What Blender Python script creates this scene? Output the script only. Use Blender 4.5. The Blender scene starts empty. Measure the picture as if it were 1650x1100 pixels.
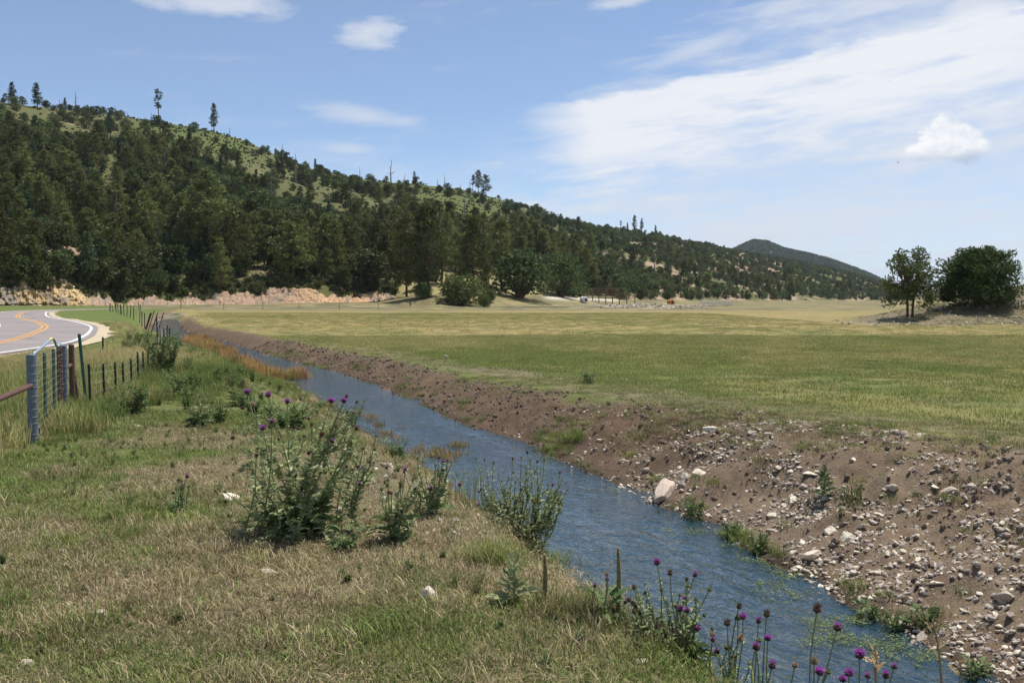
import bpy, math, random
import numpy as np
from mathutils import Vector, Matrix

# ------------------------------------------------------------------ camera, sky, sun, exposure
S = bpy.context.scene
CAMZ, F, CX, CY, HOR = 1.7, 1500.0, 825.0, 550.0, 480.0
PITCH = math.atan((CY - HOR) / F)
cam = bpy.data.cameras.new('camera'); cam.sensor_width = 36; cam.lens = 36 * F / 1650
cam.clip_start = 0.1; cam.clip_end = 40000
camo = bpy.data.objects.new('camera', cam); S.collection.objects.link(camo)
camo.location = (0, 0, CAMZ); camo.rotation_euler = (math.pi / 2 - PITCH, 0, 0)
S.camera = camo
SUN_EL, SUN_AZ = math.radians(66), math.radians(48)      # azimuth measured from +Y towards +X
sd = bpy.data.lights.new('sun', 'SUN'); sd.energy = 5.0; sd.angle = math.radians(0.53); sd.color = (1.0, 0.955, 0.89)
so = bpy.data.objects.new('sun', sd); S.collection.objects.link(so)
sun_dir = Vector((math.sin(SUN_AZ) * math.cos(SUN_EL), math.cos(SUN_AZ) * math.cos(SUN_EL), math.sin(SUN_EL)))
so.rotation_euler = sun_dir.to_track_quat('Z', 'Y').to_euler(); so.location = (30, 20, 60)
S.view_settings.view_transform = 'Standard'; S.view_settings.look = 'None'
S.view_settings.exposure = 0.24; S.view_settings.gamma = 1.0
S.render.engine = 'CYCLES'
S.cycles.max_bounces = 5; S.cycles.diffuse_bounces = 2; S.cycles.glossy_bounces = 2
S.cycles.transparent_max_bounces = 8; S.cycles.transmission_bounces = 4; S.cycles.volume_bounces = 0
S.cycles.use_denoising = True; S.cycles.denoiser = 'OPENIMAGEDENOISE'; S.cycles.denoising_prefilter = 'ACCURATE'; S.cycles.denoising_input_passes = 'RGB_ALBEDO_NORMAL'; S.cycles.use_adaptive_sampling = True; S.cycles.adaptive_threshold = .02
S.cycles.sample_clamp_indirect = 3.0; S.cycles.sample_clamp_direct = 6.0

class NT:                                                # small node-expression helper
    def __init__(s, tree): s.t = tree; s.n = tree.nodes; s.l = tree.links
    def put(s, sock, v):
        if v is None: return
        if isinstance(v, bpy.types.NodeSocket): s.l.new(v, sock)
        else: sock.default_value = v
    def m(s, op, a, b=None, c=None, clamp=False):
        n = s.n.new('ShaderNodeMath'); n.operation = op; n.use_clamp = clamp
        for i, v in enumerate((a, b, c)): s.put(n.inputs[i], v)
        return n.outputs[0]
    def mix(s, f, a, b, mode='MIX'):
        n = s.n.new('ShaderNodeMix'); n.data_type = 'RGBA'; n.blend_type = mode
        s.put(n.inputs[0], f); s.put(n.inputs[6], a); s.put(n.inputs[7], b)
        return n.outputs[2]
    def noise(s, vec, scale, detail=4, rough=.55, dist=0.0, out=0):
        n = s.n.new('ShaderNodeTexNoise'); s.put(n.inputs['Vector'], vec); n.inputs['Scale'].default_value = scale
        n.inputs['Detail'].default_value = detail; n.inputs['Roughness'].default_value = rough; n.inputs['Distortion'].default_value = dist
        return n.outputs[out]
    def ss(s, v, a, b):
        n = s.n.new('ShaderNodeMapRange'); n.interpolation_type = 'SMOOTHSTEP'
        s.put(n.inputs[0], v); n.inputs[1].default_value = a; n.inputs[2].default_value = b
        return n.outputs[0]
    def comb(s, x, y, z):
        n = s.n.new('ShaderNodeCombineXYZ')
        for i, v in enumerate((x, y, z)): s.put(n.inputs[i], v)
        return n.outputs[0]
    def sep(s, v):
        n = s.n.new('ShaderNodeSeparateXYZ'); s.put(n.inputs[0], v); return n.outputs

W = bpy.data.worlds.new('World'); S.world = W; W.use_nodes = True
g = NT(W.node_tree); g.n.clear()
sky = g.n.new('ShaderNodeTexSky'); sky.sky_type = 'NISHITA'; sky.sun_disc = False
sky.sun_elevation = SUN_EL; sky.sun_rotation = SUN_AZ; sky.altitude = 2200; sky.air_density = 1.0; sky.dust_density = 0.6; sky.ozone_density = 1.4
SKY_STR = 0.108
tc = g.n.new('ShaderNodeTexCoord'); dx, dy, dz = g.sep(tc.outputs['Generated'])
az = g.m('ARCTAN2', dx, dy); el = g.m('ARCSINE', dz)
def AZ(x): return math.atan((x - CX) / F)
def EL(x, y): return math.atan((HOR - y) / F * math.cos(AZ(x)))
warp = g.noise(g.comb(g.m('MULTIPLY', az, 9), g.m('MULTIPLY', el, 22), 0.0), 1.0, 5, .6)
warp2 = g.noise(g.comb(g.m('MULTIPLY', az, 30), g.m('MULTIPLY', el, 90), 3.0), 1.0, 5, .62)
# wisps run slightly uphill to the right
elr = g.m('SUBTRACT', el, g.m('MULTIPLY', az, 0.10))
wisp = g.noise(g.comb(g.m('MULTIPLY', az, 5.0), g.m('MULTIPLY', elr, 34), 7.0), 1.0, 6, .58, 0.4)
wisp2 = g.noise(g.comb(g.m('MULTIPLY', az, 14.0), g.m('MULTIPLY', elr, 70), 1.0), 1.0, 6, .6, 0.3)
nz = g.m('ADD', g.m('MULTIPLY', g.m('SUBTRACT', warp, .5), 1.5), g.m('MULTIPLY', g.m('SUBTRACT', warp2, .5), .9))
nw = g.m('ADD', g.m('MULTIPLY', g.m('SUBTRACT', wisp, .5), 1.6), g.m('MULTIPLY', g.m('SUBTRACT', wisp2, .5), 1.3))
def blob(x, y, w, h, rot=0.0, soft=(0.0, .9), n=None, amp=1.0):
    a0, e0 = AZ(x), EL(x, y); c, s_ = math.cos(rot), math.sin(rot)
    da = g.m('SUBTRACT', az, a0); de = g.m('SUBTRACT', el, e0)
    p = g.m('ADD', g.m('MULTIPLY', da, c * F / w), g.m('MULTIPLY', de, s_ * F / w))
    q = g.m('ADD', g.m('MULTIPLY', da, -s_ * F / h), g.m('MULTIPLY', de, c * F / h))
    r = g.m('SQRT', g.m('ADD', g.m('MULTIPLY', p, p), g.m('MULTIPLY', q, q)))
    v = g.m('ADD', g.m('SUBTRACT', 1.0, r), g.m('MULTIPLY', n or nz, amp))
    return g.ss(v, *soft)
def mx(*v):
    r = v[0]
    for k in v[1:]: r = g.m('MAXIMUM', r, k)
    return r
# long bright streak: sharp upper edge climbing to the right, soft below
edge = g.m('SUBTRACT', el, g.m('ADD', EL(1230, 103) , g.m('MULTIPLY', g.m('SUBTRACT', az, AZ(1230)), 0.155)))
edgen = g.m('ADD', edge, g.m('MULTIPLY', nz, 0.016))
streak = g.m('MULTIPLY', g.m('SUBTRACT', 1.0, g.ss(edgen, -.008, .004)), g.ss(g.m('ADD', edgen, g.m('MULTIPLY', nw, .03)), -.135, -.045))
tip = g.ss(g.m('ADD', az, g.m('MULTIPLY', nw, .05)), AZ(790), AZ(980))
streak = g.m('MULTIPLY', g.m('MULTIPLY', streak, tip), g.ss(nw, -.95, .05))
# broad veil in the lower right half of the sky, going on past the frame
lowr = g.m('ADD', g.m('MULTIPLY', g.m('SUBTRACT', az, AZ(900)), 1.15), g.m('MULTIPLY', g.m('SUBTRACT', EL(900, 235), el), 1.5))
veil = g.m('MULTIPLY', g.ss(g.m('ADD', lowr, g.m('MULTIPLY', nw, .20)), -.12, .22), g.m('SUBTRACT', 1.0, g.ss(el, EL(1650, 120), .55)))
veil = g.m('MULTIPLY', veil, g.m('ADD', .50, g.m('MULTIPLY', g.ss(g.m('ADD', nw, g.m('MULTIPLY', nz, .5)), -.4, .45), .48)))
low = g.m('MULTIPLY', g.m('SUBTRACT', 1.0, g.ss(el, .02, .27)), g.m('ADD', .28, g.m('MULTIPLY', g.ss(g.m('ADD', nw, g.m('MULTIPLY', nz, .4)), -.35, .5), .55)))
gen = g.m('ADD', .13, g.m('MULTIPLY', g.ss(g.m('ADD', nw, g.m('MULTIPLY', nz, .6)), .15, 1.1), .5))       # thin wisps all over the sky
# an outlying part of the sky carries the same broken cloud
thick = mx(g.m('MULTIPLY', streak, .93), g.m('MULTIPLY', blob(598, 57, 92, 40, .15, (.1, .95)), .85),
           g.m('MULTIPLY', blob(350, 8, 165, 32, 0, (.0, .9)), .85), g.m('MULTIPLY', blob(600, 192, 150, 26, -.12, (-.1, 1.1), nw, .8), .72),
           g.m('MULTIPLY', blob(565, 242, 75, 16, 0, (-.1, 1.0), nw, .6), .62), g.m('MULTIPLY', blob(1010, 8, 90, 24, .1, (.0, .9)), .75),
           g.m('MULTIPLY', blob(1130, 80, 120, 20, .28, (-.1, 1.0), nw, .8), .68), g.m('MULTIPLY', blob(1560, 22, 95, 42, .15, (.0, .8)), .93),
           g.m('MULTIPLY', blob(1335, 58, 50, 16, .1, (.0, 1.0)), .7), g.m('MULTIPLY', blob(940, 230, 70, 12, 0, (-.1, 1.0), nw, .6), .55),
           g.m('MULTIPLY', blob(800, 265, 35, 8, 0, (-.1, 1.0), nw, .6), .5))
cov = mx(thick, veil, low, gen)
cov = g.m('MINIMUM', g.m('ADD', cov, g.m('MULTIPLY', g.m('MULTIPLY', veil, streak), .1)), 1.0)
cn = g.m('ADD', nz, g.m('MULTIPLY', g.m('SUBTRACT', g.noise(g.comb(g.m('MULTIPLY', az, 75), g.m('MULTIPLY', el, 85), 9.0), 1.0, 4, .6), .5), 1.6)); cum = mx(blob(1522, 224, 44, 36, 0, (.04, .38), cn, .45), blob(1552, 238, 34, 32, 0, (.04, .38), cn, .42), blob(1490, 244, 42, 19, .25, (.1, .5), cn, .42))
base = g.ss(g.m('ADD', el, g.m('MULTIPLY', nz, .006)), EL(1526, 270), EL(1526, 236))
STR = SKY_STR
def lin(c, k=1.0): return tuple(((v / 255) / 12.92 if v / 255 < .04045 else ((v / 255 + .055) / 1.055) ** 2.4) * k for v in c) + (1,)
skyc = g.mix(1.0, sky.outputs[0], (STR * .90, STR * .98, STR * 1.05, 1), 'MULTIPLY')
out = g.mix(cov, skyc, g.mix(streak, lin((226, 232, 243), .80), lin((240, 243, 249), .83)))
out = g.mix(g.m('MULTIPLY', cum, .96), out, g.mix(base, lin((186, 202, 226), .78), g.mix(g.ss(cn, -.6, .5), lin((226, 232, 243), .80), lin((254, 254, 255), .86))))
bg = g.n.new('ShaderNodeBackground'); g.l.new(out, bg.inputs[0]); bg.inputs[1].default_value = 1.0
wo = g.n.new('ShaderNodeOutputWorld'); g.l.new(bg.outputs[0], wo.inputs[0])

# ------------------------------------------------------------------ numpy helpers
rng = np.random.default_rng(7); random.seed(7)
def _h(ix, iy, s):
    n = (ix.astype(np.int64) * 374761393 + iy.astype(np.int64) * 668265263 + s * 1442695041) & 0x7fffffff
    n = ((n ^ (n >> 13)) * 1274126177) & 0x7fffffff
    return ((n ^ (n >> 16)) & 0xffff) / 65535.0
def vn(x, y, s=0):
    x = np.asarray(x, float); y = np.asarray(y, float)
    ix, iy = np.floor(x), np.floor(y); fx, fy = x - ix, y - iy
    fx = fx * fx * (3 - 2 * fx); fy = fy * fy * (3 - 2 * fy); ix = ix.astype(np.int64); iy = iy.astype(np.int64)
    a = _h(ix, iy, s) * (1 - fx) + _h(ix + 1, iy, s) * fx
    b = _h(ix, iy + 1, s) * (1 - fx) + _h(ix + 1, iy + 1, s) * fx
    return (a * (1 - fy) + b * fy) * 2 - 1
def fbm(x, y, o=4, s=0):
    r = 0; a = 1; t = 0
    for i in range(o):
        c, sn = math.cos(.6 * i), math.sin(.6 * i)
        r = r + a * vn((x * c - y * sn) * 2 ** i, (x * sn + y * c) * 2 ** i, s + i); t += a; a *= .5
    return r / t * 1.4
def sst(x, a, b):
    t = np.clip((np.asarray(x, float) - a) / (b - a), 0, 1); return t * t * (3 - 2 * t)
def lerp(a, b, t): return a + (b - a) * t

class MB:                                                # collects triangles, builds ONE mesh
    def __init__(s): s.V = []; s.T = []; s.C = []; s.M = []; s.n = 0
    def add(s, V, T, col=(1, 1, 1), mat=0):
        V = np.asarray(V, float).reshape(-1, 3); T = np.asarray(T, int)
        if T.shape[1] == 4: T = np.concatenate([T[:, [0, 1, 2]], T[:, [0, 2, 3]]])
        s.V.append(V); s.T.append(T + s.n); s.n += len(V)
        c = np.asarray(col, float); s.C.append(np.broadcast_to(c, (len(V), 3)).copy()); s.M.append(np.full(len(T), mat))
        return s
    def mesh(s, name, mats, smooth=False):
        V = np.concatenate(s.V).astype('f4'); T = np.concatenate(s.T).astype('i4'); C = np.concatenate(s.C); M = np.concatenate(s.M).astype('i4')
        me = bpy.data.meshes.new(name)
        me.vertices.add(len(V)); me.vertices.foreach_set('co', V.ravel())
        me.loops.add(T.size); me.loops.foreach_set('vertex_index', T.ravel())
        me.polygons.add(len(T)); me.polygons.foreach_set('loop_start', np.arange(0, T.size, 3, dtype='i4'))
        me.polygons.foreach_set('material_index', M)
        me.polygons.foreach_set('use_smooth', np.full(len(T), smooth))
        a = me.color_attributes.new('Col', 'FLOAT_COLOR', 'POINT')
        a.data.foreach_set('color', np.concatenate([C, np.ones((len(C), 1))], 1).astype('f4').ravel())
        for m in (mats if isinstance(mats, (list, tuple)) else [mats]): me.materials.append(m)
        me.update(calc_edges=True); return me
def link(name, data, parent=None, loc=None):
    o = bpy.data.objects.new(name, data); S.collection.objects.link(o)
    if parent is not None: o.parent = parent
    if loc is not None: o.location = loc
    return o
def tag(o, label=None, cat=None, group=None, kind=None):
    for k, v in (('label', label), ('category', cat), ('group', group), ('kind', kind)):
        if v: o[k] = v
    return o
def empty(name, loc, rz=0.0):
    o = link(name, None, None, loc); o.rotation_euler = (0, 0, rz); o.empty_display_size = .1; return o
def frames(P):
    P = np.asarray(P, float); T = np.gradient(P, axis=0); T /= np.linalg.norm(T, axis=1, keepdims=True) + 1e-9
    up = np.where(np.abs(T[:, 2:3]) > .9, np.array([[1., 0, 0]]), np.array([[0, 0, 1.]]))
    A = np.cross(T, up); A /= np.linalg.norm(A, axis=1, keepdims=True) + 1e-9
    return T, A, np.cross(T, A)
def tube(P, R, n=6, cap=True):
    P = np.asarray(P, float); R = np.broadcast_to(np.asarray(R, float), (len(P),)); T, A, B = frames(P)
    th = np.linspace(0, 2 * np.pi, n, endpoint=False)
    V = P[:, None] + R[:, None, None] * (A[:, None] * np.cos(th)[None, :, None] + B[:, None] * np.sin(th)[None, :, None])
    k = len(P); i = np.arange(k - 1)[:, None] * n; j = np.arange(n)[None]; j2 = (j + 1) % n
    Q = np.stack([i + j, i + j2, i + n + j2, i + n + j], -1).reshape(-1, 4)
    T3 = np.concatenate([Q[:, [0, 1, 2]], Q[:, [0, 2, 3]]])
    V = V.reshape(-1, 3)
    if cap:
        V = np.concatenate([V, P[:1], P[-1:]]); a = np.arange(n); b = (a + 1) % n
        T3 = np.concatenate([T3, np.stack([b, a, np.full(n, k * n)], 1), np.stack([(k - 1) * n + a, (k - 1) * n + b, np.full(n, k * n + 1)], 1)])
    return V, T3
def boxv(c, h):
    c = np.array(c, float); h = np.array(h, float)
    V = np.array([[x, y, z] for x in (-1, 1) for y in (-1, 1) for z in (-1, 1)]) * h + c
    return V, np.array([[0, 1, 3, 2], [4, 6, 7, 5], [0, 4, 5, 1], [2, 3, 7, 6], [0, 2, 6, 4], [1, 5, 7, 3]])

# ------------------------------------------------------------------ materials
def mat(name): m = bpy.data.materials.new(name); m.use_nodes = True; m.node_tree.nodes.clear(); return m, NT(m.node_tree)
def finish(g, sh): o = g.n.new('ShaderNodeOutputMaterial'); g.l.new(sh, o.inputs[0])
def principled(g, col, rough=.8, spec=.2, bump=None, strength=.4, dist=.05, metal=0.0):
    p = g.n.new('ShaderNodeBsdfPrincipled'); g.put(p.inputs['Base Color'], col); g.put(p.inputs['Roughness'], rough)
    p.inputs['Specular IOR Level'].default_value = spec; p.inputs['Metallic'].default_value = metal
    if bump is not None:
        b = g.n.new('ShaderNodeBump'); b.inputs['Strength'].default_value = strength; b.inputs['Distance'].default_value = dist
        g.put(b.inputs['Height'], bump); g.l.new(b.outputs[0], p.inputs['Normal'])
    return p.outputs[0]
def attr(g, n='Col'):
    a = g.n.new('ShaderNodeAttribute'); a.attribute_name = n; return a.outputs['Color']
def geo_pos(g): return g.n.new('ShaderNodeNewGeometry').outputs['Position']
def orand(g): return g.n.new('ShaderNodeObjectInfo').outputs['Random']
def hsv(g, col, h=.5, s=1.0, v=1.0):
    n = g.n.new('ShaderNodeHueSaturation'); g.put(n.inputs['Hue'], h); g.put(n.inputs['Saturation'], s); g.put(n.inputs['Value'], v); g.put(n.inputs['Color'], col)
    return n.outputs[0]

m_ground, g = mat('ground_soil_and_turf')
P = geo_pos(g); a = attr(g)
n1 = g.noise(P, 9.0, 6, .65); n2 = g.noise(P, 45.0, 4, .6); n3 = g.noise(P, .35, 5, .6); n4 = g.noise(P, 1.7, 5, .65)
f = g.m('ADD', g.m('MULTIPLY', n1, .7), g.m('ADD', g.m('MULTIPLY', n2, .5), g.m('ADD', g.m('MULTIPLY', n3, .35), g.m('MULTIPLY', n4, .6))))
c = hsv(g, a, g.m('ADD', .485, g.m('MULTIPLY', n4, .03)), g.m('ADD', .8, g.m('MULTIPLY', n3, .4)), g.m('ADD', -.08, f))
finish(g, principled(g, c, .95, .1, g.m('ADD', n1, g.m('MULTIPLY', n2, .5)), .6, .05)); 

def foliage(name, tint=(1, 1, 1), trans=.3, hue=.03, val=.5, rough=.6):
    m, g = mat(name); r = orand(g)
    c = g.mix(1.0, attr(g), tuple(tint) + (1,), 'MULTIPLY')
    c = hsv(g, c, g.m('ADD', .5 - hue / 2, g.m('MULTIPLY', r, hue)), 1.0, g.m('ADD', 1 - val / 2, g.m('MULTIPLY', g.m('FRACT', g.m('MULTIPLY', r, 17.3)), val)))
    p = principled(g, c, rough, .08); t = g.n.new('ShaderNodeBsdfTranslucent'); g.l.new(c, t.inputs[0])
    x = g.n.new('ShaderNodeMixShader'); x.inputs[0].default_value = trans; g.l.new(p, x.inputs[1]); g.l.new(t.outputs[0], x.inputs[2]); finish(g, x.outputs[0]); return m
m_needle = foliage('pine_needles', trans=.25, hue=.05, val=.95)
m_leaf = foliage('leaf', trans=.3, hue=.03, val=.35)
m_grass = foliage('grass_blades', trans=.25, hue=.04, val=.75)
m_thistle = foliage('thistle_leaf', trans=.28, hue=.01, val=.2, rough=.5)
m_petal = foliage('thistle_flower', trans=.3, hue=.01, val=.2)

def simple(name, col, rough=.8, spec=.2, nscale=20, namp=.5, bump=.3, metal=0.0, hue=0.0, objvar=0.0, useattr=False, stretch=None):
    m, g = mat(name); tcn = g.n.new('ShaderNodeTexCoord').outputs['Object']
    if stretch:
        mp = g.n.new('ShaderNodeMapping'); g.l.new(tcn, mp.inputs[0]); mp.inputs['Scale'].default_value = stretch; tcn = mp.outputs[0]
    n1 = g.noise(tcn, nscale, 6, .65); n2 = g.noise(tcn, nscale * .22, 4, .6)
    v = g.m('ADD', 1 - namp, g.m('ADD', g.m('MULTIPLY', n1, namp), g.m('MULTIPLY', n2, namp)))
    base = tuple(col) + (1,)
    if useattr: base = g.mix(1.0, attr(g), base, 'MULTIPLY')
    if objvar: v = g.m('MULTIPLY', v, g.m('ADD', 1 - objvar / 2, g.m('MULTIPLY', orand(g), objvar)))
    c = hsv(g, base, g.m('ADD', .5 - hue / 2, g.m('MULTIPLY', orand(g) if objvar else n2, hue)), 1.0, v)
    finish(g, principled(g, c, rough, spec, n1, bump, .02, metal)); return m
m_bark = simple('bark', (.115, .082, .06), .95, .1, 6, .6, .8, objvar=.5, stretch=(3, 3, .5))
m_snag = simple('weathered_dead_wood', (.17, .155, .14), .95, .1, 5, .5, .6, objvar=.3, stretch=(3, 3, .5))
m_rock = simple('pale_limestone', (.66, .575, .455), .9, .2, 7, .55, .7, objvar=.55, hue=.02)
m_rockd = simple('dull_brown_stone', (.42, .35, .285), .9, .2, 7, .55, .7, objvar=.5, hue=.02)
m_rockp = simple('pinkish_boulder', (.52, .42, .34), .9, .2, 7, .6, .8)
m_cut = simple('cut_bank_rock', (1, 1, 1), .95, .1, .9, .6, .9, useattr=True)
m_stem = simple('green_stem', (.19, .22, .10), .7, .3, 30, .4, .2)
m_dry = simple('dry_stalk', (.33, .25, .15), .8, .2, 30, .5, .3)
m_mull = simple('seed_spike', (.30, .25, .11), .9, .1, 90, .8, 1.0)
m_blue = simple('blue_grey_painted_steel', (.115, .155, .19), .5, .4, 14, .5, .2)
m_pale = simple('pale_galvanised_steel', (.33, .40, .46), .4, .5, 20, .25, .1, metal=.3)
m_rust = simple('rusty_brown_pipe', (.11, .062, .05), .85, .2, 25, .7, .5)
m_rustl = simple('red_brown_corral_pipe', (.20, .115, .085), .8, .2, 2, .5, .2)
m_green = simple('green_painted_steel', (.03, .095, .062), .5, .4, 30, .35, .1)
m_dark = simple('dark_rusted_steel', (.04, .034, .03), .8, .3, 25, .6, .3)
m_wire = simple('galvanised_wire', (.24, .235, .225), .65, .3, 40, .3, .1)
m_yellow = simple('yellow_tape', (.75, .48, .03), .6, .3, 20, .2, .1)
m_white = simple('white_paint_metal', (.62, .64, .66), .5, .4, 5, .3, .1)
m_orange = simple('orange_clay', (.55, .24, .10), .9, .1, 3, .4, .5)
m_bird = simple('black_feathers', (.012, .012, .014), .7, .2, 20, .3, .1)
m_sand = simple('sandy_shoulder', (.46, .38, .26), .95, .1, 4, .4, .5)
m_asph, g = mat('asphalt')
P = geo_pos(g); n1 = g.noise(P, 60, 3, .7); n2 = g.noise(P, .25, 4, .6); n3 = g.noise(P, 1.6, 4, .6)
vo = g.n.new('ShaderNodeTexVoronoi'); vo.feature = 'DISTANCE_TO_EDGE'; vo.inputs['Scale'].default_value = .22; g.l.new(P, vo.inputs['Vector'])
crk = g.m('SUBTRACT', 1.0, g.ss(g.m('ADD', vo.outputs[0], g.m('MULTIPLY', g.m('SUBTRACT', n3, .5), .12)), .0, .035))
c = hsv(g, g.mix(g.m('MULTIPLY', crk, .6), (.255, .225, .212, 1), (.10, .09, .085, 1)), .5, 1.0, g.m('ADD', .5, g.m('ADD', g.m('MULTIPLY', n1, .3), g.m('ADD', g.m('MULTIPLY', n2, .45), g.m('MULTIPLY', n3, .25)))))
finish(g, principled(g, c, .9, .2, n1, .3, .01))
def paint(name, col):
    m, g = mat(name); P = geo_pos(g); n = g.noise(P, 6, 5, .7)
    c = g.mix(g.ss(n, .2, .42), (.2, .19, .18, 1), col + (1,)); finish(g, principled(g, c, .7, .3)); return m
m_pw = paint('white_road_paint', (.74, .74, .72)); m_py = paint('yellow_road_paint', (.62, .30, .05))

m_water, g = mat('stream_water')
uvn = g.n.new('ShaderNodeUVMap'); uvn.uv_map = 'flow'; U, Vv, _ = g.sep(uvn.outputs[0])
wv = g.comb(g.m('MULTIPLY', U, .55), Vv, 0.0)
P = geo_pos(g)
w1 = g.noise(wv, 4.6, 3, .55, 1.3); w2 = g.noise(g.comb(g.m('MULTIPLY', U, .75), Vv, 2.0), 7.5, 3, .55, .8); w3 = g.noise(P, 26, 2, .5, .3)
calm = g.ss(g.noise(g.comb(g.m('MULTIPLY', U, .22), Vv, 5.0), 1.3, 3, .6), .35, .65)
hgt = g.m('ADD', g.m('MULTIPLY', w1, .55), g.m('MULTIPLY', g.m('ADD', g.m('MULTIPLY', w2, .36), g.m('MULTIPLY', w3, .06)), g.m('ADD', .2, g.m('MULTIPLY', calm, 1.0))))
b = g.n.new('ShaderNodeBump'); b.inputs['Strength'].default_value = 1.0; b.inputs['Distance'].default_value = .06; g.l.new(hgt, b.inputs['Height'])
fr = g.n.new('ShaderNodeFresnel'); fr.inputs[0].default_value = 1.47; g.l.new(b.outputs[0], fr.inputs[1])
gl = g.n.new('ShaderNodeBsdfGlossy'); gl.inputs['Roughness'].default_value = .08; g.l.new(b.outputs[0], gl.inputs['Normal']); gl.inputs[0].default_value = (1, 1, 1, 1)
tr = g.n.new('ShaderNodeBsdfTransparent'); tr.inputs[0].default_value = (.55, .68, .68, 1)
df = g.n.new('ShaderNodeBsdfDiffuse'); df.inputs[0].default_value = (.022, .062, .095, 1); g.l.new(b.outputs[0], df.inputs['Normal'])
x1 = g.n.new('ShaderNodeMixShader'); x1.inputs[0].default_value = .46; g.l.new(tr.outputs[0], x1.inputs[1]); g.l.new(df.outputs[0], x1.inputs[2])
x2 = g.n.new('ShaderNodeMixShader'); g.l.new(fr.outputs[0], x2.inputs[0]); g.l.new(x1.outputs[0], x2.inputs[1]); g.l.new(gl.outputs[0], x2.inputs[2])
finish(g, x2.outputs[0])

# ------------------------------------------------------------------ the lie of the land
ZW = -1.05
_yr = np.array([-30, 0, 2, 4, 5, 5.9, 6.76, 7.64, 8.5, 9.48, 10.4, 12.3, 14.2, 16.2, 18.3, 21.2, 25, 29.5, 34.4, 37.5, 45.8, 56.5, 63.5, 78, 95, 115, 140, 170.])
_xr = np.array([12, 5.4, 4.8, 4.2, 3.85, 3.55, 3.33, 3.18, 2.98, 2.69, 2.47, 1.93, 1.28, .52, -.31, -1.48, -2.75, -4.4, -6.5, -8.2, -12.4, -17, -20.7, -27.5, -34, -41, -49, -58.])
_gy = np.arange(-30, 170, .2); _gx = np.interp(_gy, _yr, _xr)
_k = np.hanning(13); _k /= _k.sum(); _gx = np.convolve(np.pad(_gx, 6, 'edge'), _k, 'valid'); _gd = np.gradient(_gx, _gy)
def XR(Y): return np.interp(Y, _gy, _gx) + .10 * vn(np.asarray(Y, float) * 1.3, 3.3, 5) + .05 * vn(np.asarray(Y, float) * 4, 1.3, 6)
def XL(Y): return np.interp(Y, _gy, _gx) - np.interp(Y, [-30, 6, 9, 13, 18, 24, 32, 60, 170], [2.4, 2.35, 2.3, 2.35, 2.3, 2.3, 2.6, 2.6, 2.6]) + .10 * vn(np.asarray(Y, float) * 1.1, 8.3, 7)
def CO(Y): return 1 / np.sqrt(1 + np.interp(Y, _gy, _gd) ** 2)
tp = np.array([-2500, -400, 0, 200, 400, 600, 640, 700, 800, 900, 1000, 1200, 1430, 1600, 4000.])
td = np.array([150, 158, 166, 184, 205, 226, 226, 222, 238, 272, 330, 480, 800, 1200, 2000.])
ty = np.array([492, 492, 492, 492, 490, 486, 480, 474, 474, 478, 483, 484, 485, 483, 483.])
cd = np.array([480, 480, 480, 520, 560, 590, 600, 610, 650, 720, 820, 1080, 1500, 1900, 3000.])
sp = np.array([-2500, -300, 0, 60, 120, 200, 250, 300, 345, 400, 440, 500, 560, 620, 680, 740, 800, 850, 900, 950, 1000, 1050, 1100, 1150, 1200, 1250, 1300, 1350, 1400, 1432, 1460, 4000.])
sy = np.array([150, 150, 166, 174, 180, 190, 197, 205, 213, 229, 248, 272, 287, 294, 298, 306, 320, 337, 356, 367, 370, 376, 388, 396, 408, 416, 425, 435, 448, 461, 476, 481.])
def PX(X, Y): return CX + F * X / np.maximum(Y, 1)
def hill(X, Y):
    px = PX(X, Y); T = np.interp(px, tp, td); C = np.interp(px, tp, cd)
    zt = CAMZ + (HOR - np.interp(px, tp, ty)) / F * T; hc = CAMZ + (HOR - np.interp(px, sp, sy)) / F * C
    s = (Y - T) / (C - T); return s, zt, hc, T, C, px
cutx = np.array([-2500, -60, 20, 45, 70, 100, 125, 150, 172, 185, 200, 235, 262, 290, 330, 380, 420, 470, 540, 600, 640, 680, 2000.])
cuth = np.array([1.5, 2.5, 3.0, 5.2, 5.8, 5.2, 3.6, 3.0, 2.4, .7, .6, 2.7, 2.2, .9, 2.3, 2.4, 3.0, 3.4, 3.0, 2.2, 1.2, .25, .15])
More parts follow.
